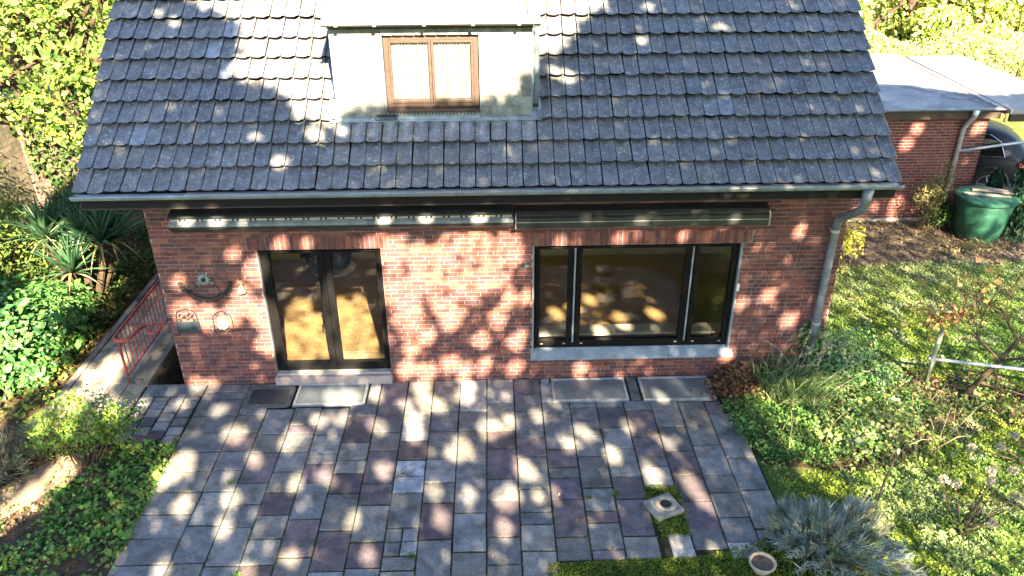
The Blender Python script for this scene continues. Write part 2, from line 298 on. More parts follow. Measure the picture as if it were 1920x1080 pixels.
PAVERS=[(-2.6,-2.19,[(-0.69,'g'),(-1.32,'l'),(-1.73,'g'),(-1.94,'p'),(-2.31,'g'),(-2.97,'p'),(-3.57,'g')]),(-2.19,-1.78,[(-0.53,'g'),(-0.9,'p'),(-1.51,'g'),(-1.87,'g'),(-2.13,'p'),(-2.53,'g'),(-3.17,'p'),(-3.8,'g')]),(-1.78,-1.37,[(-0.2,'P'),(-0.64,'g'),(-1.3,'g'),(-1.7,'p'),(-2.34,'p'),(-2.74,'g'),(-3.36,'p')]),(-1.37,-0.97,[(-0.24,'g'),(-0.85,'l'),(-1.49,'p'),(-1.9,'L'),(-2.22,'L'),(-2.54,'g'),(-3.15,'q'),(-3.59,'g'),(-3.81,'g')]),(-0.97,-0.56,[(-0.26,'g'),(-0.82,'d'),(-1.29,'g'),(-1.89,'g'),(-2.36,'g'),(-2.73,'p'),(-3.35,'g')]),(-0.56,-0.15,[(-0.22,'l'),(-0.85,'g'),(-1.3,'g'),(-1.9,'g'),(-2.92,'g'),(-3.55,'g')]),(-0.15,0.26,[(-0.18,'l'),(-0.65,'g'),(-1.31,'p'),(-1.71,'p'),(-2.31,'g'),(-2.72,'p'),(-3.33,'g'),(-3.76,'g')]),(0.26,0.67,[(-0.08,'P'),(-0.43,'g'),(-0.86,'g'),(-1.48,'p'),(-1.89,'g'),(-2.52,'g'),(-2.93,'g'),(-3.14,'g'),(-3.56,'g')]),(0.67,1.08,[(-0.15,'l'),(-0.67,'g'),(-1.09,'g'),(-1.73,'p'),(-2.12,'g'),(-2.32,'p'),(-2.73,'p'),(-3.36,'g')]),(1.08,1.48,[(-0.64,'g'),(-0.81,'g'),(-1.49,'g'),(-1.91,'g'),(-2.52,'g'),(-2.94,'p'),(-3.14,'g'),(-3.57,'P')]),(1.48,1.89,[(-0.65,'g'),(-0.8,'d'),(-1.3,'l'),(-1.76,'g'),(-2.33,'p'),(-2.74,'p'),(-3.37,'g')]),(1.89,2.29,[(-0.66,'g'),(-0.89,'p'),(-1.52,'P'),(-1.94,'g'),(-2.14,'g'),(-2.55,'m')]),(2.29,2.7,[(-0.68,'g'),(-1.3,'d'),(-1.83,'p'),(-2.31,'p'),(-2.8,'p')])]
# ================================================================== ground
def ground_sheet():
    xs = [-400, -60, -20, -12, -8, -5.42, -4.87, 0, 5, 9, 14, 24, 60, 400]; ys = [-400, -60, -20, -8, -4, .02, 3.4, 6, 12, 24, 60, 400]
    v = [(x, y, -.04) for y in ys for x in xs]; n = len(xs); f = []
    for j in range(len(ys)-1):
        for i in range(n-1):
            if xs[i] == -5.42 and ys[j] == .02: continue            # opening of the cellar stair
            f.append((j*n+i, j*n+i+1, (j+1)*n+i+1, (j+1)*n+i))
    return struct(MB().add(v, f).build('ground', 'lawn'))
ground_sheet()
def sheet(name, poly, z, material):
    return struct(MB().add([(x, y, z) for x, y in poly], [tuple(range(len(poly)))]).build(name, material))
sheet('planting_bed', [(-9.5, -5.2), (-4.46, -5.2), (-4.46, -1.42), (-5.2, -1.42), (-6.0, -1.5), (-7.0, -.9), (-9.5, -.9)], -.03, 'soil')
_r = random.Random(3); _ln = [(-8.4+2.75*i/17, -5.1+3.35*(i/17)**.85) for i in range(18)]
struct(MB().add([(x-.3+_r.uniform(-.1, .1), y+.1+_r.uniform(-.06, .06), -.024) for x, y in _ln]+[(x+.3+_r.uniform(-.1, .1), y-.1+_r.uniform(-.06, .06), -.024) for x, y in _ln], [(i+18, i+19, i+1, i) for i in range(17)]).build('sandy_strip', 'sand'))
sheet('planting_bed', [(-13, -.9), (-7.0, -.9), (-6.72, -.4), (-6.72, 6.4), (-13, 6.4)], -.03, 'soil')
sheet('planting_bed', [(6.2, 3.6), (8.2, 3.75), (10, 3.7), (13, 4.3), (13, 6.0), (5.2, 6.0), (5.2, 3.5)], -.03, 'dry_soil')
sheet('planting_bed', [(3.32, .0), (3.32, -1.0), (3.6, -2.1), (5.2, -2.4), (6.6, -1.6), (7.6, -1.4), (7.9, -.3), (6.4, .2), (5.2, .8), (5.06, .02)], -.028, 'soil')
sheet('driveway', [(10.9, 6.3), (40, 6.3), (40, 9.6), (10.9, 10.5)], -.032, 'asphalt')
# ================================================================== patio
def patio():
    base = struct(box(-4.5, 3.52, -5.6, -.02, -.12, -.024).build('patio', 'joint_soil'))
    tone = {'g': [(.16, .164, .173), (.142, .147, .157), (.182, .182, .18), (.154, .16, .17), (.17, .166, .158), (.15, .145, .138)], 'd': [(.10, .105, .115)], 'l': [(.25, .25, .25)], 'L': [(.30, .33, .37)],
            'p': [(.10, .085, .098), (.11, .09, .1), (.095, .08, .098), (.125, .1, .105)], 'P': [(.19, .16, .175), (.17, .145, .16)]}
    rnd = random.Random(3)
    def paver(x0, x1, y0, y1, c):
        if x1-x0 < .06 or y1-y0 < .06: return
        t = rnd.choice(tone[c]); k = rnd.uniform(.9, 1.5); t = tuple(a*k for a in t); w, h = (x1-x0)/2-rnd.uniform(.005, .011), (y1-y0)/2-rnd.uniform(.007, .015)
        o = MB().cbox(-w, w, -h, h, -.06, 0, .007, t).build('paver', 'paver', base, ((x0+x1)/2, (y0+y1)/2, rnd.uniform(-.005, .005)))
        o.rotation_euler = (rnd.gauss(0, .007), rnd.gauss(0, .007), rnd.gauss(0, .008))
    def blocked(x0, x1, ya, yb):                                     # light wells, mat and the mossy hole
        return any(x0 < b-.05 and x1 > a+.05 and ya < d-.05 and yb > c+.05 for a, b, c, d in ((-3.06, -1.97, -.66, -.05), (.84, 2.0, -.68, -.05), (2.2, 3.32, -.7, -.05)))
    for x0, x1, rows in PAVERS:
        top = -.03 if not blocked(x0, x1, rows[0][0], -.03) else rows[0][0]
        ys = [r[0] for r in rows]; cs = [r[1] for r in rows]; ys[0] = top; y_end = -5.5 if x1 < 1.0 else (-3.72 if x1 < 2.7 else -3.3)
        i = 0
        ys2 = ys[1:]+[None]
        for a, b, c in zip(ys, ys2, cs):
            if b is None:
                if c == 'm': break
                b = max(a-rnd.choice((.4, .6)), y_end)
                paver(x0, x1, b, a, c); a = b
                while a > y_end+.1: b = max(a-rnd.choice((.4, .4, .6)), y_end); paver(x0, x1, b, a, rnd.choice('ggggp')); a = b
            elif c == 'q':
                xm, ym = (x0+x1)/2, (a+b)/2
                for p in ((x0, xm, b, ym), (xm, x1, b, ym), (x0, xm, ym, a), (xm, x1, ym, a)): paver(*p, 'g')
            else: paver(x0, x1, b, a, c)
    for x0, x1, seq in ((-3.0, -2.6, 'gpgggpggpgggg'), (-3.41, -3.0, 'ggPggggpggggg'), (-3.82, -3.41, 'gggpgggggggp'), (-4.48, -3.82, 'Pdgggggggggg')):
        a = -.03 if x1 < -3.05 else -.68
        for c in seq:
            b = max(a-rnd.choice((.4, .6, .4, .2) if x1 > -3.82 else (.4, .4, .2)), -5.5)
            paver(x0, x1, b, a, c); a = b
            if a < -5.4: break
    for x0, x1, ys in ((2.7, 3.1, (-.7, -1.3, -1.72, -2.33, -2.66, -3.1, -3.5)), (3.1, 3.5, (-1.0, -2.0, -2.62, -3.3))):
        for a, b in zip(ys, ys[1:]): paver(x0, x1 if x1 < 3.4 else x1-.12*(b > -1.9), b, a, 'g' if rnd.random() < .9 else 'l')
    paver(3.1, 3.34, -1.0, -.72, 'P'); paver(2.3, 2.7, -3.2, -2.82, 'p'); paver(2.3, 2.7, -3.6, -3.2, 'g'); paver(2.7, 3.1, -3.75, -3.5, 'l'); paver(3.1, 3.5, -3.6, -3.3, 'g'); paver(2.02, 2.3, -3.72, -3.35, 'l'); paver(.68, .83, -.65, -.03, 'l'); paver(-1.965, -1.785, -.62, -.03, 'l'); paver(2.02, 2.19, -.65, -.03, 'g')
    # small setts between the patio and the path
    for i in range(4):
        y = -.32; x = -5.42+i*.23
        if i % 2: paver(x, x+.22, y-.1, y, 'g'); y -= .1
        while y > -1.35: paver(x, x+.22, y-.2, y, 'g' if rnd.random() < .7 else 'p'); y -= .21
    paver(-5.42, -4.5, -.3, -.02, 'd')
    return base
struct(box(-5.44, -4.502, -1.42, .0, -.12, -.026).build('sett_strip', 'joint_soil'))
PATIO = patio()
def garden_path():
    base = struct(box(-6.72, -5.442, -1.5, 6.2, -.12, -.022).build('garden_path', 'joint_soil')); rnd = random.Random(5)
    for x0, x1 in ((-6.6, -6.32), (-6.32, -6.02), (-6.02, -5.74), (-5.74, -5.45)):
        y = -1.48+rnd.uniform(0, .3)
        while y < (6.1 if x0 < -5.8 else -.1):
            h = rnd.choice((.5, .6, .42)); k = rnd.uniform(.8, 1.15); t = (.30*k, .27*k, .22*k)
            MB().cbox(-(x1-x0)/2+.005, (x1-x0)/2-.005, -h/2+.005, h/2-.005, -.06, 0, .007, t).build('path_slab', 'paver', base, ((x0+x1)/2, y+h/2, rnd.uniform(-.004, .003))); y += h
    for i in range(8): MB().cbox(-.05, .05, -.48, .48, -.08, .02, .008, (.24, .23, .21)).build('edging_stone', 'paver', base, (-6.66, -1.0+i*.97, .0))
    return base
garden_path()
# ================================================================== house
HOUSE = thing('brick_house', 'red brick house with dark tiled roof, dormer, patio door and wide window', 'house', (0, 0, 0))
BRICKS = [(.68*q[0], .70*q[1]+.009, .76*q[2]+.013) for q in [(.20, .058, .045), (.17, .05, .042), (.23, .075, .055), (.145, .048, .045), (.19, .07, .06), (.25, .085, .06), (.16, .06, .058), (.21, .062, .05), (.12, .045, .045), (.28, .10, .065), (.13, .06, .065), (.24, .10, .07)]]
COURSE, BL, BG = .067, .22, .010
def brick_wall(parent, part, x0, x1, z0, z1, yf, holes, n_single, rank, seed, lintels=(), palette=BRICKS, BG=BG):
    rnd = random.Random(seed)
    jobs = []
    k = 0; z = z0
    while z+COURSE*.9 <= z1:
        off = (.11 if k % 2 else 0)+rnd.choice((0, 0, .055, -.02)); x = x0-off
        zc = z+COURSE/2
        while x < x1:
            a, b = max(x, x0), min(x+BL, x1)
            segs = [(a, b)]
            for hx0, hx1, hz0, hz1 in list(holes)+list(lintels):
                if hz0-.01 < zc < hz1+.01:
                    ns = []
                    for p, q in segs:
                        if q <= hx0 or p >= hx1: ns.append((p, q))
                        else:
                            if p < hx0: ns.append((p, hx0))
                            if q > hx1: ns.append((hx1, q))
                    segs = ns
            for p, q in segs:
                if q-p > .03: jobs.append((p, q, z, z+COURSE, False))
            x += BL
        z += COURSE; k += 1
    for hx0, hx1, hz0, hz1 in lintels:                              # soldier course
        x = hx0
        while x+.06 <= hx1: jobs.append((x, x+.067, hz0, hz1, True)); x += .067
    # shared meshes for full bricks
    def bm_(w, h, c): return MB().add([(-w, .05, -h), (w, .05, -h), (w, .05, h), (-w, .05, h), (-w, 0, -h), (w, 0, -h), (w, 0, h), (-w, 0, h)], [(4, 5, 6, 7), (0, 4, 7, 3), (1, 2, 6, 5), (3, 7, 6, 2), (0, 1, 5, 4)], c)
    full = [bm_((BL-BG)/2, (COURSE-BG)/2, c).mesh('brick', 'brick') for c in palette]
    jobs.sort(key=lambda j: (not (abs(j[1]-j[0]-BL) < 1e-4 and not j[4]), rank((j[0]+j[1])/2, (j[2]+j[3])/2)))
    rest = MB()
    for i, (a, b, c, d, s) in enumerate(jobs):
        q = int(rnd.random()**1.2*len(palette)); dy = rnd.uniform(-.004, .002)
        if i < n_single:
            o = bpy.data.objects.new('brick', full[q]); link(o, part); o.location = ((a+b)/2, yf-.006+dy, (c+d)/2); o.rotation_euler = (0, rnd.gauss(0, .004), rnd.gauss(0, .008))
        else:
            g = BG/2 if not s else .004; kk = rnd.uniform(.85, 1.15); t = tuple(min(1, x*kk) for x in palette[q]); y0 = yf-.006+dy
            rest.add([(a+g, yf+.05, c+g), (b-g, yf+.05, c+g), (b-g, yf+.05, d-g), (a+g, yf+.05, d-g), (a+g, y0, c+g), (b-g, y0, c+g), (b-g, y0, d-g), (a+g, y0, d-g)],
                     [(4, 5, 6, 7), (0, 4, 7, 3), (1, 2, 6, 5), (3, 7, 6, 2), (0, 1, 5, 4)], t)
    o = rest.build('remaining_bricks', 'brick', part); o['kind'] = 'stuff'
WX0, WX1 = -4.855, 5.065
DOOR = (-3.40, -1.63, .19, 2.28); WIN = (.555, 3.605, .42, 2.278)
def house_walls():
    m = MB(); T = .24
    m.box(WX0, DOOR[0], 0, T, -.15, 3.2).box(DOOR[0], DOOR[1], 0, T, DOOR[3], 3.2).box(DOOR[0], DOOR[1], 0, T, -.15, .10).box(DOOR[1], WIN[0], 0, T, -.15, 3.2)
    m.box(WIN[0], WIN[1], 0, T, -.15, WIN[2]).box(WIN[0], WIN[1], 0, T, WIN[3], 3.2).box(WIN[1], WX1, 0, T, -.15, 3.2)
    front = m.build('front_wall', 'mortar', HOUSE)
    brick_wall(HOUSE, front, WX0, WX1, -.134, 3.2, 0, (DOOR, WIN, (DOOR[0], DOOR[1], 0, .19)), 300, lambda x, z: abs(x+.4)*.5+abs(z-1.2) if z < 2.3 else 99, 1,
               ((DOOR[0]-.12, DOOR[1]+.12, 2.28, 2.49), (WIN[0]-.12, WIN[1]+.12, 2.28, 2.49)))
    # returns of the bricks in the left reveal of the window and door
    for x, z0, z1, s in ((DOOR[0], .19, 2.28, 1), (WIN[0], .42, 2.278, 1), (WIN[1], .42, 2.278, -1), (DOOR[1], .19, 2.28, -1)):
        z = z0+.006; r = MB(); i = 0
        while z+.057 < z1:
            r.box(min(x, x+s*.004), max(x, x+s*.004), .004, .09, z, z+.057, random.choice(BRICKS)); z += COURSE
        r.build('reveal_bricks', 'brick', front)
    # gables and rear
    yb = 9.0; zr = 3.36+(4.5+.6)*.839
    for x0, x1 in ((WX0, WX0+.24), (WX1-.24, WX1)):
        MB().prism([(.241, -.15), (yb, -.15), (yb, 3.2), (4.5, zr-.25), (.241, 3.2+.2)], 0, x0, x1).build('gable_wall', 'mortar', HOUSE)
    box(WX0+.24, WX1-.24, yb-.24, yb, -.15, 3.2).build('rear_wall', 'mortar', HOUSE)
    # left gable brick face
    g = MB(); rnd = random.Random(9); z = -.134; k = 0
    while z < 3.1:
        y = .0-(.11 if k % 2 else 0)
        while y < 8.9:
            a, b = max(y, 0)+.005, min(y+.22, 8.9)-.005
            if b-a > .03: g.box(WX0-.006, WX0+.03, a, b, z+.005, z+COURSE-.005, random.choice(BRICKS))
            y += .22
        z += COURSE; k += 1
    o = g.build('gable_bricks', 'brick', HOUSE); o['kind'] = 'stuff'
house_walls()
# ---- rooms behind the glass
def rooms():
    box(WX0+.25, WX1-.25, .25, 4.05, .0, .17).build('room_floor', 'parquet', HOUSE)
    box(WX0+.25, WX1-.25, 4.05, 4.2, .0, 2.6).build('room_back_wall', 'room_wall', HOUSE)
    box(WX0+.25, WX1-.25, .25, 4.2, 2.6, 2.75).build('room_ceiling', 'room_wall', HOUSE)
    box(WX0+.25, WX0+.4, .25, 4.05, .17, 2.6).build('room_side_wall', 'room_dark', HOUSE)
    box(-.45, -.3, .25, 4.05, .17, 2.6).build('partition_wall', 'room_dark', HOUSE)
    box(WX1-.4, WX1-.25, .25, 4.05, .17, 2.6).build('room_side_wall', 'room_wall', HOUSE)
    box(WIN[0]-.05, WIN[1]+.05, .245, .52, .60, .64).build('inner_sill', 'white_sill', HOUSE)
rooms()
# ---- patio door
def patio_door():
    d = MB(); y0, y1 = .07, .15
    d.box(-3.40, -3.33, y0, y1, .16, 2.28).box(-1.69, -1.63, y0, y1, .16, 2.28).box(-3.33, -1.69, y0, y1, 2.235, 2.28).box(-3.33, -1.69, y0, y1, .16, .23)
    f = d.build('patio_door', 'black_frame', HOUSE); f['label'] = 'black framed double patio door'
    for a, b, hs in ((-3.33, -2.475, 1), (-2.475, -1.69, -1)):
        s = MB(); w = .085
        s.box(a+.003, a+(.07 if hs > 0 else .1), y0-.015, y1-.02, .235, 2.23).box(b-(.1 if hs > 0 else .035), b-.003, y0-.015, y1-.02, .235, 2.23)
        s.box(a+.07, b-.035, y0-.013, y1-.022, 2.195, 2.23).box(a+.07, b-.035, y0-.013, y1-.022, .235, .325)
        sh = s.build('door_leaf', 'black_frame', f, bevel=.004)
        box(a+.06, b-.03, .10, .106, .3, 2.21).build('pane', 'glass', f)
    MB().box(-2.6, -2.56, .02, .06, 1.12, 1.2).tube([(-2.58, .03, 1.16), (-2.58, .0, 1.16), (-2.58, .0, 1.04)], .012, 6).build('door_handle', 'black_frame', f)
    box(-3.42, -1.62, -.10, .20, .0, .15).build('door_step', 'threshold', HOUSE, bevel=.008)
    box(-3.39, -1.64, -.03, .12, .152, .175).build('weather_bar', 'aluminium', f)
    box(-3.4145, -3.395, .012, .07, .2, 2.27).build('shutter_rail', 'old_zinc', f)
patio_door()
# ---- wide window
def wide_window():
    y0, y1 = .07, .15
    m = MB(); m.box(.56, .60, y0, y1, .52, 2.275).box(3.555, 3.60, y0, y1, .52, 2.275).box(.60, 3.555, y0, y1, 2.235, 2.275).box(.60, 3.555, y0, y1, .52, .575)
    m.box(1.145, 1.215, y0-.005, y1, .575, 2.235).box(2.875, 2.945, y0-.005, y1, .575, 2.235)
    f = m.build('wide_window', 'black_frame', HOUSE); f['label'] = 'wide three part window with black frame'
    for a, b in ((.60, 1.145), (1.215, 2.875), (2.945, 3.555)):
        s = MB(); w = .065 if b-a < 1 else .07
        s.box(a+.003, a+w, y0-.02, y1-.02, .578, 2.232).box(b-w, b-.003, y0-.02, y1-.02, .578, 2.232).box(a+w, b-w, y0-.018, y1-.022, 2.195, 2.232).box(a+w, b-w, y0-.018, y1-.022, .578, .64)
        s.build('sash', 'black_frame', f, bevel=.004); box(a+.05, b-.05, .1, .106, .62, 2.21).build('pane', 'glass', f)
        for x in (a+.1, b-.1): box(x-.02, x+.02, y0-.03, y0-.018, .585, .60).build('drain_cap', 'aluminium', f)
    for x in (1.18, 2.91): box(x-.012, x+.012, y0-.012, y0, .6, 2.2).build('mullion_strip', 'zinc', f)
    for x in (.556, 3.583): box(x, x+.02, -.004, .065, .5, 2.27).build('shutter_rail', 'zinc', f)
    s = MB(); s.prism([(-.09, .375), (-.09, .405), (.07, .505), (.07, .47), (-.07, .39)], 0, .53, 3.66)
    si = s.build('window_sill', 'zinc', HOUSE)
    for x in (1.62, 2.66): box(x-.002, x+.002, -.092, -.05, .38, .43).build('sill_seam', 'iron', si)
    box(3.59, 3.63, -.03, -.005, 1.5, 1.62).build('belt_winder', 'white_sill', HOUSE)
wide_window()
# ---- awnings under the eaves
def awnings():
    m = MB(); m.prism([(0, 2.98), (-.20, 2.93), (-.24, 2.90), (-.24, 2.87), (0, 2.87)], 0, -4.44, .27)
    a = m.build('awning', 'anthracite', HOUSE); a['label'] = 'long rolled up awning with a pale notched strip'
    box(-4.42, .25, -.225, -.02, 2.835, 2.87).build('notched_strip', 'awning_white', a)
    for i in range(19):
        x = -4.25+i*.24
        for q in (-.035, .03): box(x+q-.014, x+q+.014, -.2275, -.2, 2.837, 2.866).build('slot', 'iron', a)
    MB().prism([(-.262, 2.765), (-.262, 2.80), (-.232, 2.833), (0, 2.833), (0, 2.70), (-.20, 2.70)], 0, -4.44, .27).build('front_bar', 'old_zinc', a)
    MB().prism([(-.20, 2.70), (-.262, 2.763), (-.25, 2.72), (-.19, 2.66), (0, 2.66), (0, 2.698)], 0, -4.435, .265).build('lower_lip', 'anthracite', a)
    m = MB(); m.prism([(0, 2.92), (-.17, 2.89), (-.205, 2.85), (-.205, 2.83), (0, 2.83)], 0, .31, 3.84)
    b = m.build('awning', 'anthracite', HOUSE); b['label'] = 'dark grey closed awning cassette over the wide window'
    MB().prism([(-.215, 2.745), (-.215, 2.80), (-.19, 2.822), (0, 2.822), (0, 2.745)], 0, .315, 3.835).build('front_bar', 'anthracite', b)
    MB().prism([(-.22, 2.66), (-.22, 2.735), (0, 2.735), (0, 2.62), (-.16, 2.62)], 0, .315, 3.835).build('lower_cassette', 'anthracite', b)
    box(.315, 3.835, -.222, -.2, 2.7365, 2.7435).build('trim_line', 'aluminium', b)
    for x in (.297, 3.842): MB().prism([(-.225, 2.65), (-.225, 2.78), (-.19, 2.85), (0, 2.9), (0, 2.62), (-.17, 2.62)], 0, x, x+.012).build('end_cap', 'aluminium', b)
awnings()
# ---- roof
SL = R(40); RO = Vector((0, -.60, 3.36)); RX0, RX1 = -5.38, 5.35
def roof_pt(x, s, h=0): return Vector((x, RO.y+s*math.cos(SL)-h*math.sin(SL), RO.z+s*math.sin(SL)+h*math.cos(SL)))
def roof():
    zr = roof_pt(0, 6.657).z
    v = [roof_pt(RX0+.02, 0, -.02), roof_pt(RX1-.02, 0, -.02), roof_pt(RX1-.02, 6.657, -.02), roof_pt(RX0+.02, 6.657, -.02),
         Vector((RX0+.02, 9.6, RO.z)), Vector((RX1-.02, 9.6, RO.z))]
    lo = [p-Vector((0, 0, .16)) for p in v]
    r = MB().add(v+lo, [(0, 1, 2, 3), (3, 2, 5, 4), (7, 6, 9, 8), (8, 9, 10, 11), (0, 6, 7, 1), (4, 5, 11, 10), (0, 3, 9, 6), (3, 4, 10, 9), (1, 7, 8, 2), (2, 8, 11, 5)]).build('roof', 'underlay', HOUSE)
    prof = [(0, .020), (.12, .009), (.3, .0), (.5, -.005), (.68, .001), (.8, .016), (.9, .029), (1, .023)]; TW, TR, TL, TH = .2085, .347, .395, .032
    tones = [tuple(1.1*a for a in q) for q in ((.117, .124, .142), (.11, .117, .134), (.124, .13, .144), (.117, .12, .132), (.132, .134, .142), (.104, .111, .128), (.126, .126, .132), (.136, .143, .158), (.17, .19, .23))]
    wt = [0, 0, 0, 1, 1, 1, 2, 2, 2, 3, 3, 4, 4, 5, 5, 6, 6, 7]*3+[8]
    def tile_mb(c, dx=0, w=TW-.017, prof=prof):
        v = []
        for y, lift in ((0, .082), (TL, .002)):
            for u, h in prof: v.append((dx+u*w, y, h+lift+TH))
            for u, h in prof: v.append((dx+u*w, y+(.05 if y == 0 else 0), h+lift))
        n = len(prof); f = []
        for i in range(n-1):
            f += [(i, i+1, 2*n+i+1, 2*n+i), (n+i+1, n+i, 3*n+i, 3*n+i+1), (n+i, n+i+1, i+1, i)]
        f += [(n, 0, 2*n, 3*n), (n-1, 2*n-1, 4*n-1, 3*n-1)]
        return v, f
    v0, f0 = tile_mb(None)
    meshes = [MB().add(v0, f0, t).mesh('roof_tile', 'tile', False) for t in tones]
    rnd = random.Random(21); jobs = []
    ncol = int((RX1-RX0)/TW)
    for row in range(19):
        for c in range(ncol+1):
            x = RX0+c*(RX1-RX0)/(ncol+1); s = row*TR
            if -2.13 < x+.1 < .62 and 1.0 < s+.2 < 3.7: continue     # under the dormer
            jobs.append((row, c, x, s))
    q = Matrix.Rotation(SL, 4, 'X')
    rest = MB(); n1 = 0
    def streaked(t):                                                # pale run-off below the dormer flashing
        m = MB().add(v0, f0, tones[t]).mesh('roof_tile', 'tile'); c = m.color_attributes['Col'].data; n = len(prof)
        for i, (u, h) in enumerate(prof):
            k = max(0, 1-abs(u-.5)/.42); c[2*n+i].color = (*[a*(1+1.5*k) for a in tones[t]], 1); c[i].color = (*[a*(1+.15*k) for a in tones[t]], 1)
        return m
    wet = [streaked(t) for t in (0, 2, 4)]
    for row, c, x, s in jobs:
        t = rnd.choice(wt); dz = rnd.gauss(0, .0025); p = roof_pt(x+rnd.gauss(0, .002), s+rnd.gauss(0, .004)-(.014 if rnd.random() < .06 else 0), dz); rot = rnd.gauss(0, .009)
        if row < 6 and n1 < 300:
            o = bpy.data.objects.new('roof_tile', rnd.choice(wet) if row == 2 and -2.1 < x < .5 else meshes[t]); link(o, r); o.matrix_world = Matrix.Translation(p) @ q @ Matrix.Rotation(rot, 4, 'Z'); n1 += 1
        else:
            k = rnd.uniform(.9, 1.1); mt = Matrix.Translation(p) @ q @ Matrix.Rotation(rot, 4, 'Z')
            rest.add([mt @ Vector(a) for a in v0], f0, tuple(a*k for a in tones[t]))
    o = rest.build('remaining_tiles', 'tile', r); o['kind'] = 'stuff'
    # ridge caps
    m = MB()
    for i in range(27): m.tube([(RX0+i*.4, roof_pt(0, 6.657).y, zr+.02), (RX0+i*.4+.42, roof_pt(0, 6.657).y, zr+.03)], .1, 8, (.12, .125, .14))
    m.build('ridge_caps', 'tile', r)
    # soffit and fascia
    box(RX0+.05, RX1-.05, -.56, .0, 3.17, 3.2).build('soffit', 'soffit', HOUSE)
    box(RX0+.03, RX1-.03, -.585, -.562, 3.17, 3.33).build('fascia_board', 'fascia', HOUSE)
roof()
def gutters():
    n = 10; rad = .062; yc, zc = -.650, 3.385; v = []
    prof = [(yc+rad*math.cos(a), zc+rad*math.sin(a)) for a in [math.pi+i*math.pi/n for i in range(n+1)]]
    inner = [(yc+(rad-.004)*math.cos(a), zc+(rad-.004)*math.sin(a)) for a in [2*math.pi-i*math.pi/n for i in range(n+1)]]
    g = MB().prism(prof+inner, 0, RX0-.03, RX1+.02).build('gutter', 'zinc', HOUSE)
    MB().tube([(RX0-.03, yc-rad, zc+.004), (RX1+.02, yc-rad, zc+.004)], .009, 8).build('gutter_bead', 'zinc', g)
    box(-3.95, RX1-.05, yc-rad+.01, yc+.05, zc+.012, zc+.018).build('leaf_guard', 'leaf_guard', g)
    for x in (RX0-.03, RX1+.02): MB().prism(prof, 0, x-.003, x+.003).build('gutter_stop', 'zinc', g)
    for i in range(12): MB().tube([(RX0+.5+i*.88, yc+(rad+.004)*math.cos(a), zc+(rad+.004)*math.sin(a)) for a in [math.pi+k*math.pi/8 for k in range(9)]], .006, 4).build('gutter_bracket', 'old_zinc', g)
    d = MB().tube([(4.93, -.650, 3.33), (4.93, -.650, 3.14), (4.92, -.62, 3.02), (4.89, -.42, 2.88), (4.87, -.2, 2.73), (4.86, -.125, 2.64), (4.86, -.11, 2.52), (4.85, -.11, 1.2), (4.845, -.11, -.03)], [.075, .06, .06, .06, .06, .06, .058, .058, .058], 14).build('downpipe', 'old_zinc', HOUSE, smooth=True)
    for z in (2.5, .98): MB().tube([(4.855, -.11, z-.02), (4.855, -.11, z+.02)], .066, 14).box(4.80, 4.91, -.06, 0, z-.012, z+.012).build('pipe_clamp', 'galvanised', d)
gutters()
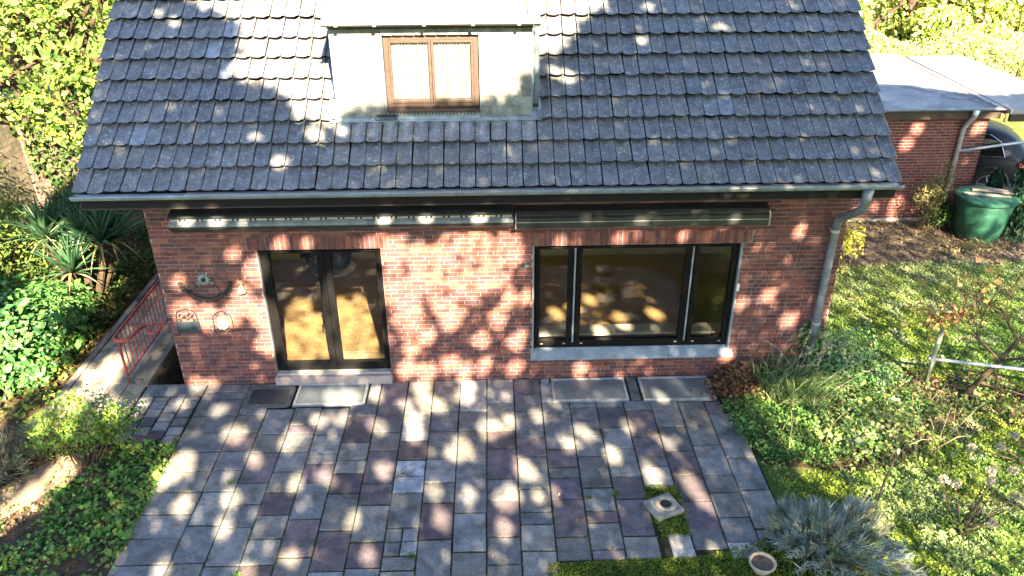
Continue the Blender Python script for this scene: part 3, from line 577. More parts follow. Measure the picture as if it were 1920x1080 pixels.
# ---- dormer
def dormer():
    yf = .28; X0, X1 = -2.07, .54; zb = 4.08; zt = 5.32
    yr = lambda z: (z-RO.z)/.839-.6
    m = MB(); m.prism([(yf, zb-.1), (yf, zt), (yr(zt)+.3, zt), (yr(zb)+.3, zb-.1)], 0, X0, X1)
    d = m.build('dormer', 'lead', HOUSE); d['label'] = 'flat roofed dormer hung with pale rounded slates'
    # roof slab sloping gently forward, with trim strips and its own gutter
    ya, yb = .06, 2.45; z0, z1 = 5.36, 5.84
    MB().prism([(ya, z0), (yb, z1), (yb, z1+.05), (ya, z0+.05)], 0, X0-.02, X1+.06).build('dormer_roof', 'dormer_felt', d)
    for a, b in ((X0-.045, X0+.10), (X1-.06, X1+.085)): MB().prism([(ya-.01, z0+.052), (yb, z1+.052), (yb, z1+.075), (ya-.01, z0+.075)], 0, a, b).build('verge_strip', 'dormer_trim', d)
    box(X0, X1, yf-.20, yf-.002, zt-.018, zt-.004).build('dormer_soffit', 'soffit', d)
    for i in range(13): box(X0+.03+i*.2, X0+.22+i*.2, yf-.195, yf-.12, zt-.03-(i % 2)*.006, zt-.019).build('soffit_board', 'fascia', d)
    g = MB().prism([(ya-.085, z0+.05), (ya-.08, z0), (ya-.03, z0-.03), (ya+.02, z0), (ya+.02, z0+.035), (ya-.03, z0-.02), (ya-.07, z0+.005)], 0, X0-.05, X1+.1).build('dormer_gutter', 'dormer_trim', d)
    for x in (-1.93, -1.45, -.83, -.22, .36): box(x-.02, x+.02, ya-.092, ya-.07, z0-.02, z0+.055).build('gutter_clip', 'dormer_trim', d)
    MB().tube([(.59, ya, z0-.02), (.59, yf-.06, z0-.14), (.60, yf-.06, 4.8), (.59, yf-.06, 4.28)], .035, 10).build('dormer_downpipe', 'zinc', d, smooth=True)
    MB().lathe([(.02, 0), (.038, .004), (.038, .05), (.02, .055)], (.59, yf-.06, 4.24), 12).build('pipe_end', 'iron', d)
    # lead apron under the dormer and soakers at its sides
    a = MB(); a.add([roof_pt(X0-.1, 1.03, .085), roof_pt(X1+.13, 1.03, .085), roof_pt(X1+.13, 1.25, .075), roof_pt(X0-.1, 1.25, .075)], [(0, 1, 2, 3)])
    a.box(X0-.0, X1+.0, yf-.12, yf-.10, zb-.04, zb+.05); a.build('apron_flashing', 'lead', d)
    for x0, x1 in ((X0-.12, X0+.01), (X1-.01, X1+.12)): MB().add([roof_pt(x0, 1.05, .09), roof_pt(x1, 1.05, .09), roof_pt(x1, 3.2, .09), roof_pt(x0, 3.2, .09)], [(0, 1, 2, 3)]).build('side_flashing', 'lead', d)
    # rounded slates, lower courses overlapped by upper ones, on boarded panels either side of the recessed window
    for a, b, c0, c1 in ((X0, -1.405, 4.10, 5.30), (-.155, X1, 4.10, 5.30), (-1.404, -.156, 5.195, 5.30)): box(a, b, yf-.095, yf-.001, c0, c1).build('boarded_panel', 'lead', d)
    rnd = random.Random(4)
    def slate(cx, z, wd, ht, mirror, flip=0):
        w = wd/2; pts = [(-w, ht), (w, ht)]
        pts += [(w, .02)]+[(w-.01-(w*1.5)*(1-math.cos(t))/1, .045*(1-math.sin(t))) for t in ()]
        k = 5; arc = [(w-.055+.055*math.cos(t), .055-.055*math.sin(t)) for t in [i*math.pi/2/k for i in range(k+1)]]
        pts = [(-w, ht), (w, ht)]+arc+[(-w, .0)]
        if mirror: pts = [(-a, b) for a, b in pts][::-1]
        c = rnd.uniform(.65, 1.2); t = (.20*c, .21*c, .212*c)
        n = len(pts); v = [(a, 0, b) for a, b in pts]+[(a, .007, b) for a, b in pts]
        f = [tuple(range(n-1, -1, -1)), tuple(range(n, 2*n))]+[(i, (i+1) % n, n+(i+1) % n, n+i) for i in range(n)]
        o = MB().add(v, f, t).build('slate', 'slate', d, (cx, yf-.115, z)); o.rotation_euler = (R(-4)+rnd.gauss(0, .006), rnd.gauss(0, .02), 0)
    for (a, b, mir) in ((X0+.02, -1.42, False), (-.13, X1-.02, True)):
        nc = 5; wd = (b-a)/nc
        for row in range(9):
            z = 4.15+row*.123
            for c in range(nc): slate(a+(c+.5)*wd, z, wd*1.02, .17, mir)
    for c in range(9): slate(-1.42+(c+.5)*1.29/9, 5.2, 1.29/9*1.03, .1, True)
    # rounded edge boards at the outer lower corners read as curved slates
    # window
    W0, W1, Z0, Z1 = -1.39, -.17, 4.26, 5.18
    f = MB(); f.box(W0, W0+.06, yf-.06, yf+.0, Z0, Z1).box(W1-.06, W1, yf-.06, yf+.0, Z0, Z1).box(W0+.06, W1-.06, yf-.06, yf, Z1-.05, Z1).box(W0+.06, W1-.06, yf-.06, yf, Z0, Z0+.05)
    wo = f.build('dormer_window', 'brown_wood', HOUSE); wo['label'] = 'brown wooden dormer window with white lace curtains'
    xm = (W0+W1)/2
    for a, b in ((W0+.06, xm), (xm, W1-.06)):
        s = MB(); s.box(a+.002, a+.035, yf-.075, yf-.02, Z0+.053, Z1-.053).box(b-.035, b-.002, yf-.075, yf-.02, Z0+.053, Z1-.053).box(a+.035, b-.035, yf-.073, yf-.022, Z1-.085, Z1-.053).box(a+.035, b-.035, yf-.073, yf-.022, Z0+.053, Z0+.095)
        s.build('sash', 'brown_wood', wo, bevel=.004); box(a+.03, b-.03, yf-.05, yf-.046, Z0+.085, Z1-.08).build('pane', 'dormer_glass', wo)
        cv = []; n = 60
        for i in range(n+1):
            x = a+.03+(b-a-.06)*i/n; y = yf-.022+.014*math.sin(i*1.3)+.004*math.sin(i*.4)
            cv += [(x, y, Z0+.1), (x, y+.002*math.sin(i), Z1-.09)]
        MB().add(cv, [(2*i, 2*i+2, 2*i+3, 2*i+1) for i in range(n)]).build('curtain', 'lace', wo)
    MB().prism([(yf-.14, 4.205), (yf-.14, 4.225), (yf, 4.262), (yf, 4.205)], 0, W0-.012, W1+.012).build('sill', 'brown_wood', wo)
    o = MB().prism([(yf-.13, 4.10), (yf-.135, 4.115), (yf-.09, 4.20), (yf, 4.20), (yf, 4.10)], 0, W0-.012, W1+.012).build('sill_flashing', 'lead', wo)
    for i in range(26): box(W0+i*.047, W0+.022+i*.047, yf-.139, yf-.11, 4.165, 4.203).build('lace_edge', 'dormer_trim', wo)
    # spare tile propped on the apron
    MB().box(-.15, .15, -.06, .05, .0, .02, (.10, .12, .16)).build('apron_tile', 'tile', d, tuple(roof_pt(-1.42, 1.1, .10)), rot=(SL, 0, 0))
    box(-1.54, -1.28, .12, .14, 4.16, 4.18).build('apron_clip', 'iron', d)
dormer()
# ================================================================== cellar stair and railing
def stairwell():
    t = thing('cellar_stair', 'steep mossy cellar stair in a dark shaft beside the house corner', 'stairs', (-5.1, 0, 0))
    def part(mb, name, m): o = mb.build(name, m, t); o.matrix_parent_inverse = Matrix.Translation((5.1, 0, 0)); return o
    part(box(-5.74, -5.42, -.02, 3.5, -2.0, .03), 'retaining_wall', 'mossy_concrete')
    part(box(-5.42, -4.86, -.2, .02, -2.0, -.015), 'shaft_front', 'mossy_concrete')
    part(box(-5.42, -4.86, 3.4, 3.6, -2.0, .0), 'shaft_back', 'mossy_concrete')
    for i in range(10): part(box(-5.42, -4.86, .02+i*.34, .02+(i+1)*.34 if i < 9 else 3.4, -2.0, -1.75+i*.175), 'step', 'mossy_concrete')
    part(box(-4.862, -4.855, .02, 3.4, -2, -.14), 'shaft_side', 'mossy_concrete')
stairwell()
def railing():
    t = thing('stair_railing', 'red painted iron railing along the cellar stair', 'railing', (-5.72, 0, 0))
    B = lambda mb, n, m='red_paint': setattr(mb.build(n, m, t), 'matrix_parent_inverse', Matrix.Translation((5.72, 0, 0)))
    X = -5.72
    pts = [(X, 2.7, .90), (X, 1.3, .90), (X, 0.0, .90)]
    pts += [(X+.13-.13*math.cos(a), -.0-.16*math.sin(a), .90) for a in [i*math.pi/8 for i in range(1, 9)]]+[(X+.27, .16, .89), (X+.29, .34, .86)]
    B(MB().tube(pts, .024, 8), 'handrail')
    B(MB().tube([(X, 2.7, .14), (X, .06, .14)], .014, 6), 'lower_rail')
    for y in (.04, 2.05, 2.7): B(MB().tube([(X, y, .0), (X, y, .89)], .021 if y < 2 else .026, 8), 'post')
    for i in range(19):
        y = .18+i*.13
        B(MB().tube([(X, y, .14), (X, y, .88)], .0095, 6), 'baluster')
    B(MB().tube([(X+.29, .34, .86), (-5.3, .5, .80), (-4.86, .62, .74)], .008, 5), 'cross_rod')
    for x, y in ((-5.38, .42), (-5.22, .5), (-5.0, .56)):
        B(MB().tube([(x, y, .80), (x-.01, y-.12, .76), (x+.11, y-.12, .75), (x+.12, y+.02, .79)], .009, 5), 'hook')
railing()
# ================================================================== wall ornaments
def place(t, mb, name, m, **k):
    o = mb.build(name, m, t, **k); return o
def ornaments():
    # sun flower over a garland
    t = thing('garland_ornament', 'metal sunflower and leafy crescent garland hanging on the brick wall', 'wall ornament', (-4.2, -.01, 1.62))
    m = MB(); c = (0, -.05, .24)
    for i in range(12):
        a = i*math.pi/6; b = a+.26; r = .115
        m.add([(c[0], c[1]-.02, c[2]), (c[0]+.06*math.cos(a-.3), c[1]-.015, c[2]+.06*math.sin(a-.3)), (c[0]+r*math.cos(a), c[1]+.01, c[2]+r*math.sin(a)), (c[0]+.06*math.cos(a+.3), c[1]-.015, c[2]+.06*math.sin(a+.3))], [(0, 1, 2, 3), (3, 2, 1, 0)])
    place(t, m, 'flower', 'patina'); place(t, MB().lathe([(.0, -.01), (.03, -.008), (.035, .02)], (0, -.085, .24), 12, 1), 'flower_center', 'iron')
    g = [(.37*math.sin(a), -.035, .06+.23-.40*math.cos(a)*1.0) for a in [-1.15+i*.115 for i in range(21)]]
    place(t, MB().tube(g, [.014+.016*math.sin(math.pi*i/20) for i in range(21)], 6), 'garland', 'iron')
    P = np.array(g)[RG.integers(0, 21, 170)]+RG.normal(size=(170, 3))*.016
    leaves('garland_leaves', P, unit(RG.normal(size=(170, 3))+[0, -1, .3]), .05, pal(170, [(.035, .04, .045), (.06, .07, .07)]), parent=t, material='needle')
    for s in (-1, 1):
        place(t, MB().tube([(s*.1, -.03, .17), (s*.16, -.03, .10), (s*.2, -.03, .02), (s*.13, -.03, -.02), (s*.25, -.03, -.01)], .006, 5), 'scroll', 'iron')
        place(t, MB().tube([(s*.10+.02*math.cos(q), -.03, .17+.02*math.sin(q)) for q in [i*.7 for i in range(10)]], .008, 5), 'bud', 'patina')
        place(t, MB().tube([(s*.36+.035*math.cos(q)*(1-q/16), -.03, .16+.035*math.sin(q)*(1-q/16)) for q in [i*.5 for i in range(20)]], .006, 5), 'curl', 'iron')
    # slate board in an arched frame
    t = thing('slate_plaque', 'dark slate board under a scrolled iron arch on the wall', 'plaque', (-4.58, -.01, 1.05))
    place(t, box(-.17, .17, -.04, -.015, -.10, .10), 'board', 'slate_board', bevel=.004)
    arch = [(-.15+.0, -.03, .10)]+[(-.15*math.cos(a), -.03, .19+.12*math.sin(a)) for a in [i*math.pi/12 for i in range(13)]]+[(.15, -.03, .10)]
    place(t, MB().tube(arch, .007, 5), 'arch', 'iron')
    for x, z, r in ((-.07, .19, .05), (.06, .2, .05), (0, .15, .035), (-.1, .13, .02), (.1, .13, .02)):
        place(t, MB().tube([(x+r*(1-q/22)*math.cos(q), -.03, z+r*(1-q/22)*math.sin(q)) for q in [i*.5 for i in range(26)]], .005, 4), 'scroll', 'iron')
    # arched holder with white globe
    t = thing('globe_ornament', 'white glazed half globe in an arched iron wall holder', 'wall ornament', (-4.06, -.01, 1.10))
    arch = [(-.14, -.03, -.14)]+[(-.14*math.cos(a), -.03, .08+.13*math.sin(a)) for a in [i*math.pi/12 for i in range(13)]]+[(.14, -.03, -.14), (-.14, -.03, -.14)]
    place(t, MB().tube(arch, .007, 5), 'arch', 'iron')
    place(t, MB().lathe([(.0, -.12), (.04, -.115), (.075, -.085), (.085, -.04), (.08, -.01)], (0, 0, .0), 16, 1), 'globe', 'white_glaze', smooth=True)
    for x, z, r in ((-.08, .15, .035), (.07, .16, .03), (-.07, -.10, .035), (.07, -.10, .035), (.13, -.12, .02)):
        place(t, MB().tube([(x+r*(1-q/20)*math.cos(q), -.03, z+r*(1-q/20)*math.sin(q)) for q in [i*.5 for i in range(24)]], .005, 4), 'scroll', 'iron')
    place(t, MB().tube([(.0, -.12, .06), (.02, -.128, .0), (-.01, -.125, -.07)], .007, 5), 'band', 'iron')
    # terracotta bird bell
    t = thing('bell_ornament', 'small terracotta coloured ornament hanging between garland and patio door', 'wall ornament', (-3.68, -.01, 1.73))
    place(t, MB().lathe([(.02, .03), (.035, .0), (.05, -.05), (.07, -.075), (.06, -.08)], (0, -.07, 0), 14), 'bell', 'terracotta', smooth=True)
    for s in (-1, 1): place(t, MB().tube([(0, -.04, .06), (s*.04, -.04, .12), (s*.06, -.04, .09), (s*.02, -.04, .05)], .011, 5), 'bow', 'terracotta')
    place(t, MB().tube([(0, -.05, .02), (0, -.04, .1)], .012, 5), 'loop', 'terracotta')
    t = thing('red_junction_box', 'small red plastic box on the brick wall beside the patio door', 'junction box', (-1.24, 0, .71))
    place(t, box(-.05, .05, -.045, -.008, -.05, .05), 'casing', 'red_plastic', bevel=.008); place(t, box(-.03, .03, -.052, -.046, -.03, .03), 'lid', 'red_plastic')
    t = thing('blue_bird_ornament', 'tiny blue grey metal ornament left of the wide window', 'wall ornament', (.47, -.01, 1.98))
    place(t, MB().add([(-.05, -.02, 0), (0, -.03, .03), (.05, -.02, .01), (0, -.025, -.03)], [(0, 1, 2, 3), (3, 2, 1, 0)]), 'body', 'patina'); place(t, MB().tube([(-.02, -.02, .02), (-.04, -.03, .06), (.0, -.03, .05)], .01, 5), 'wing', 'patina')
    t = thing('lantern_chime', 'little reddish chime hanging in the left window reveal', 'wind chime', (.535, -.03, 1.35))
    place(t, MB().tube([(0, 0, .3), (.01, 0, .1), (0, 0, 0)], .005, 4), 'cord', 'iron'); place(t, MB().lathe([(.01, .03), (.03, 0), (.025, -.05), (.0, -.06)], (0, 0, 0), 8), 'chime', 'terracotta')
    # climbing wires
    t = thing('climbing_wires', 'thin slack wires for climbing plants right of the wide window', 'wires', (4.2, -.02, 2.4))
    S = Vector((4.2, -.02, 2.4))
    def wire(a, b, sag=0):
        a, b = Vector((a[0], -.03, a[1]))-S, Vector((b[0], -.03, b[1]))-S; mid = (a+b)/2+Vector((.0, 0, -sag))
        place(t, MB().tube([a, mid, b], .0032, 4), 'wire', 'old_zinc')
    wire((3.99, 2.42), (4.86, 2.38), .01); wire((3.99, 2.42), (3.79, 1.40)); wire((4.44, 2.39), (3.79, 1.40), .02); wire((4.44, 2.39), (4.36, 1.30), .02); wire((4.36, 1.30), (4.3, .2), .0); wire((3.79, 1.40), (3.8, .1)); wire((4.0, 1.4), (3.95, .1))
ornaments()
# ================================================================== things on the patio
def light_well(x0, x1, y0, y1, label):
    t = thing('light_well_grate', label, 'grate', ((x0+x1)/2, (y0+y1)/2, 0), group='grates along the wall'); w, h = (x1-x0)/2, (y1-y0)/2; k = .035
    m = MB(); m.box(-w, w, -h, -h+k, -.02, .022).box(-w, w, h-k, h, -.02, .022).box(-w, -w+k, -h+k, h-k, -.02, .022).box(w-k, w, -h+k, h-k, -.02, .022)
    m.build('frame', 'galvanised', t); box(-w+k, w-k, -h+k, h-k, -.02, .012).build('mesh', 'grate', t)
light_well(-3.05, -1.98, -.63, -.08, 'light steel grate in front of the patio door')
light_well(.85, 1.99, -.66, -.07, 'steel light well grate under the left half of the wide window')
light_well(2.21, 3.31, -.68, -.07, 'steel light well grate next to the planting bed')
def doormat():
    t = thing('doormat', 'dark rubber doormat with rounded patterned border left of the steel grate', 'doormat', (-3.45, -.4, .004))
    def rr(w, h, r, z0, z1):
        p = []
        for cx, cy, a0 in ((w-r, h-r, 0), (-w+r, h-r, 90), (-w+r, -h+r, 180), (w-r, -h+r, 270)): p += [(cx+r*math.cos(R(a0+i*18)), cy+r*math.sin(R(a0+i*18))) for i in range(6)]
        return MB().prism(p, 2, z0, z1)
    rr(.36, .27, .07, 0, .014).build('border', 'rubber', t); rr(.28, .19, .04, .0145, .018).build('pile', 'slate_board', t)
    for i in range(22):
        a = i*2*math.pi/22; MB().lathe([(.018, 0), (.012, .008)], (.32*max(-1, min(1, 1.25*math.cos(a))), .23*max(-1, min(1, 1.25*math.sin(a))), .0145), 8).build('stud', 'rubber', t)
doormat()
def parasol_base():
    t = thing('parasol_base', 'square concrete parasol base with round ring lying on the mossy patio', 'parasol base', (2.06, -2.92, .0), R(24))
    MB().cbox(-.19, .19, -.17, .17, 0, .06, .012, (.26, .25, .23)).build('slab', 'paver', t)
    MB().lathe([(.13, .058), (.135, .075), (.115, .082), (.085, .078), (.08, .062)], (0.03, 0, 0), 24).build('ring', 'cream_stone', t); MB().lathe([(.078, .06), (.05, .068), (.03, .072), (.0, .07)], (0.03, 0, 0), 16).build('socket', 'iron', t)
parasol_base()
def pot():
    t = thing('plant_pot', 'round pale brown pot filled with soil by the lavender bush', 'plant pot', (2.98, -3.93, -.02))
    MB().lathe([(.09, 0), (.12, .09), (.128, .12), (.15, .12), (.153, .15), (.138, .155), (.125, .14), (.12, .12)], n=24).build('pot', 'cream_stone', t, smooth=True)
    MB().lathe([(.128, .125), (.06, .132), (.0, .128)], n=16).build('soil', 'dry_soil', t)
pot()
def indoor_plant():
    t = thing('indoor_planter', 'dark blue planter on a white tray with a leafy plant inside the room', 'planter', (-3.15, 3.62, .17))
    MB().lathe([(.40, 0), (.43, .03), (.42, .05), (.37, .02), (.0, .02)], n=28).build('tray', 'white_glaze', t)
    MB().lathe([(.18, .03), (.24, .2), (.25, .5), (.22, .5), (.2, .45), (0, .45)], (.12, .05, 0), n=20).build('pot', 'blue_pot', t, smooth=True)
    P, Nn = blobs([(260, (-.3, .0, .35), (.3, .25, .35)), (240, (.1, .05, .75), (.35, .3, .3))]); leaves('foliage', P, Nn, .12, pal(500, [(.08, .13, .02), (.2, .2, .03), (.05, .1, .02)]), parent=t)
indoor_plant()
# ================================================================== garage, carport, car, barrel
def garage():
    g = thing('garage', 'flat roofed red brick garage behind the lawn', 'garage', (8.5, 8.4, 0)); inv = Matrix.Translation((-8.5, -8.4, 0))
    def part(mb, n, m, **k): o = mb.build(n, m, g, **k); o.matrix_parent_inverse = inv; return o
    w = part(box(6.2, 10.62, 6.0, 10.6, -.1, 2.46), 'wall', 'mortar')
    pale = [(.15, .04, .04), (.125, .034, .036), (.165, .048, .044), (.11, .032, .034), (.14, .044, .042), (.17, .058, .05)]
    brick_wall(g, w, 6.22, 10.62, -.03, 2.44, 6.0, (), 300, lambda x, z: 0 if x > 7.9 and z < 2.3 else 50, 31, palette=pale, BG=.015)
    part(box(10.615, 10.625, 6.0, 10.6, .0, 2.44), 'side_wall', 'brick')
    m = MB(); m.add([(6.1, 5.85, 2.58), (10.72, 5.85, 2.58), (10.72, 10.9, 2.66), (6.1, 10.9, 2.66), (6.1, 5.85, 2.47), (10.72, 5.85, 2.47), (10.72, 10.9, 2.47), (6.1, 10.9, 2.47)], [(0, 1, 2, 3), (4, 7, 6, 5), (0, 4, 5, 1), (1, 5, 6, 2), (2, 6, 7, 3), (3, 7, 4, 0)])
    rf = part(m, 'roof', 'felt_roof')
    MB().add([(10.62, 5.86, 2.60), (10.75, 5.86, 2.60), (10.75, 10.9, 2.68), (10.62, 10.9, 2.68), (10.62, 5.86, 2.5), (10.75, 5.86, 2.5), (10.75, 10.9, 2.5), (10.62, 10.9, 2.5)], [(0, 1, 2, 3), (0, 4, 5, 1), (1, 5, 6, 2), (2, 6, 7, 3), (3, 7, 4, 0)]).build('roof_edge', 'carport_roof', rf)
    for p in (((9.4, 10.2), (9.42, 9.0)), ((9.7, 6.5), (10.6, 6.05))):
        MB().tube([(p[0][0], p[0][1], 2.655), (p[1][0], p[1][1], 2.63)], .015, 6).build('seam', 'old_zinc', rf)
    n = 8; gp = [(5.79+.05*math.cos(a), 2.585+.05*math.sin(a)) for a in [math.pi+i*math.pi/n for i in range(n+1)]]; gp += [(y*.9+.579, z*.9+.2585) for y, z in gp[::-1]]
    part(MB().prism(gp, 0, 6.1, 10.85), 'gutter', 'zinc'); part(box(6.1, 10.74, 5.845, 5.849, 2.35, 2.57), 'fascia_board', 'fascia')
    d = part(MB().tube([(10.14, 5.79, 2.55), (10.14, 5.79, 2.42), (10.10, 5.88, 2.25), (10.06, 5.93, 2.1), (10.06, 5.93, .0)], [.085, .055, .05, .05, .05], 12), 'downpipe', 'galvanised', smooth=True)
    part(MB().tube([(10.05, 5.90, 1.62), (10.7, 5.83, 1.74), (11.5, 5.75, 1.88)], .032, 10), 'branch_pipe', 'galvanised', smooth=True)
    part(box(7.2, 10.5, 5.97, 5.999, -.1, .03), 'plinth', 'concrete')
garage()
def carport():
    t = thing('carport', 'pale flat carport roof standing right beside the garage', 'carport', (11.5, 8, 0)); inv = Matrix.Translation((-11.5, -8, 0))
    def part(mb, n, m): o = mb.build(n, m, t); o.matrix_parent_inverse = inv
    part(MB().add([(10.78, 5.62, 2.60), (12.5, 5.62, 2.60), (12.15, 10.3, 2.74), (10.78, 10.3, 2.70), (10.78, 5.62, 2.50), (12.5, 5.62, 2.50), (12.15, 10.3, 2.6), (10.78, 10.3, 2.6)], [(0, 1, 2, 3), (4, 7, 6, 5), (0, 4, 5, 1), (1, 5, 6, 2), (2, 6, 7, 3), (3, 7, 4, 0)]), 'roof', 'carport_roof')
    part(box(10.85, 12.5, 5.70, 5.76, 2.32, 2.49), 'beam', 'fascia'); part(box(12.3, 12.38, 9.2, 9.28, 0, 2.55), 'post', 'grey_wood')
    part(box(10.80, 11.0, 6.02, 6.2, 2.40, 2.46), 'reflector', 'pink_plastic')
carport()
def car():
    t = thing('parked_car', 'dark grey car parked behind the garage with a red tail light', 'car', (12.95, 7.78, -.03), R(180-24))
    st = [(0, .52, .88, .96, .66, .52), (.07, .36, .98, 1.12, .86, .60), (.45, .28, 1.03, 1.48, .94, .60), (.9, .26, 1.02, 1.60, .96, .63), (1.9, .25, .99, 1.66, .96, .67), (2.7, .25, .96, 1.60, .96, .65), (3.3, .25, .95, 1.22, .95, .66), (3.7, .25, .93, 1.0, .93, .72), (4.4, .3, .82, .86, .86, .6), (4.6, .42, .7, .74, .7, .5)]
    v = []; 
    for x, zb, zl, zt, hw, ht in st:
        half = [(hw*.72, zb), (hw, zb+.12), (hw*1.0, (zb+zl)/2), (hw*.985, zl-.1), (hw*.95, zl), (ht+.03, zt-.10), (ht*.8, zt), (0, zt+.02)]
        ring = half+[(-a, b) for a, b in half[-2::-1]]; v += [(x, a, b) for a, b in ring]
    n = 15; f = [(i*n+k, i*n+k+1, (i+1)*n+k+1, (i+1)*n+k) for i in range(len(st)-1) for k in range(n-1)]
    f += [(i*n+n-1, i*n, (i+1)*n, (i+1)*n+n-1) for i in range(len(st)-1)]+[tuple(range(n)), tuple((len(st)-1)*n+k for k in range(n))[::-1]]
    b = MB().add(v, f).build('body', 'car_paint', t, smooth=True); b.modifiers.new('round', 'SUBSURF').render_levels = 2
    for s in (-1, 1):
        q = [(.62, .935, 1.06), (1.05, .95, 1.04), (2.0, .95, 1.03), (2.75, .94, 1.01), (2.55, .72, 1.50), (1.9, .735, 1.55), (1.0, .71, 1.50), (.75, .74, 1.36)]
        g = MB().add([(a, s*(y+.012), z) for a, y, z in q], [tuple(range(8)) if s > 0 else tuple(range(7, -1, -1))]).build('side_window', 'car_glass', t)
        MB().tube([(a, s*(y+.016), z) for a, y, z in q+[q[0]]], .011, 5).build('chrome_trim', 'chrome', t)
        for x in (.82, 3.7):
            w = MB().lathe([(.20, -.11), (.33, -.11), (.36, -.07), (.36, .07), (.33, .11), (.20, .11)], (x, s*.86, .36), 28, 1).build('wheel', 'tyre', t, smooth=False)
            MB().lathe([(.235, -.02), (.25, .01), (.235, .112), (.22, .112), (.2, .06)], (x, s*.86, .36), 24, 1).build('rim', 'old_zinc', w) if s > 0 else MB().lathe([(.2, -.06), (.22, -.112), (.235, -.112), (.25, -.01), (.235, .02)], (x, s*.86, .36), 24, 1).build('rim', 'old_zinc', w)
            for k in range(5):
                a = k*2*math.pi/5; MB().tube([(x, s*.965, .36), (x+.23*math.cos(a), s*.97, .36+.23*math.sin(a))], [.03, .018], 5).build('spoke', 'old_zinc', w)
            MB().tube([(x+.42*math.cos(a), s*.945, .36+.42*math.sin(a)) for a in [i*math.pi/12 for i in range(13)]], .035, 6).build('wheel_arch', 'car_black', t)
        MB().add([(.0+.015, s*.60, .90), (.06, s*.84, .94), (.30, s*.955, .955), (.28, s*.96, .86), (.05, s*.87, .82), (.0, s*.6, .80)], [(0, 1, 4, 5), (1, 2, 3, 4), (5, 4, 1, 0), (4, 3, 2, 1)]).build('tail_light', 'tail_red', t)
    box(-.03, .06, -.8, .8, .36, .5).build('bumper', 'car_black', t, bevel=.03)
car()
def barrel():
    t = thing('rain_barrel', 'large round green plastic rain barrel with boards on its lid', 'rain barrel', (10.42, 5.05, -.03))
    MB().lathe([(.40, 0), (.43, .03), (.50, .5), (.56, .92), (.55, .94), (.5, .9)], n=32).build('tub', 'green_plastic', t, smooth=True)
    MB().lathe([(.56, .90), (.60, .91), (.605, .955), (.57, .97), (.3, .985), (0, .99)], n=32).build('lid', 'green_plastic', t)
    for x0, y0, x1, y1, w in ((-.5, .05, .35, -.22, .09), (-.2, .25, .58, -.05, .11), (.1, .3, .62, .05, .07)):
        a = math.atan2(y1-y0, x1-x0); L = math.hypot(x1-x0, y1-y0); o = box(0, L, -w/2, w/2, 0, .02).build('board', 'grey_wood', t, (x0, y0, 1.0)); o.rotation_euler = (0, 0, a)
    MB().tube([(.35, -.46, .70), (.36, -.5, .68)], .02, 8).build('tap', 'iron', t)
barrel()
# ================================================================== frame on the lawn
def pipe_frame():
    t = thing('pipe_frame', 'weathered upright pipe with galvanised cross rail on the lawn', 'pipe frame', (6.63, -.38, -.04))
    MB().tube([(0, 0, 0), (.02, .0, 1.0)], .035, 10).build('post', 'mossy_pipe', t, smooth=True); MB().tube([(.0, 0, .50), (1.15, -.42, .56), (2.6, -.95, .62)], .026, 10).build('rail', 'galvanised', t, smooth=True)
    MB().tube([(.0, 0, .46), (.012, 0, .56)], .05, 10).tube([(-.06, .02, .51), (.06, -.02, .51)], .036, 8).build('clamp', 'old_zinc', t)
    MB().tube([(2.6, -.95, -.0), (2.6, -.95, 1.0)], .035, 10).build('post', 'mossy_pipe', t)
pipe_frame()
# ================================================================== walls and plants on the left
def pale_wall():
    t = thing('garden_wall', 'pale painted brick garden wall with a corner at the far left', 'wall', (-10.0, 6.2, 0)); inv = Matrix.Translation((10.6, -6.6, 0)); rnd = random.Random(8)
    def part(mb, n, m): o = mb.build(n, m, t); o.matrix_parent_inverse = inv; return o
    a = part(box(-10.9, -10.6, 0, 6.6, -.1, 3.0), 'side_run', 'mortar'); b = part(box(-10.59, -5.0, 6.6, 6.9, -.1, 2.3), 'back_run', 'mortar')
    cols = [(.17, .15, .12), (.14, .125, .10), (.2, .17, .135), (.12, .11, .09)]; dark = [(.07, .055, .045), (.09, .065, .055), (.06, .05, .042)]  # dark: tree shade put into the block colour of the back run
    m = MB()
    for k in range(26):
        z = k*.115; y = 0-(k % 2)*.2
        while y < 6.6: m.box(-10.6, -10.592, max(0, y)+.006, min(y+.4, 6.6)-.006, z+.006, z+.109, rnd.choice(cols)); y += .4
    o = part(m, 'blocks', 'pale_brick'); o['kind'] = 'stuff'
    m = MB()
    for k in range(20):
        z = k*.115; x = -10.59-(k % 2)*.2
        while x < -5.1: m.box(max(-10.58, x)+.006, x+.394, 6.592, 6.6, z+.006, z+.109, rnd.choice(dark)); x += .4
    o = part(m, 'shade_toned_blocks', 'pale_brick'); o['kind'] = 'stuff'
pale_wall()
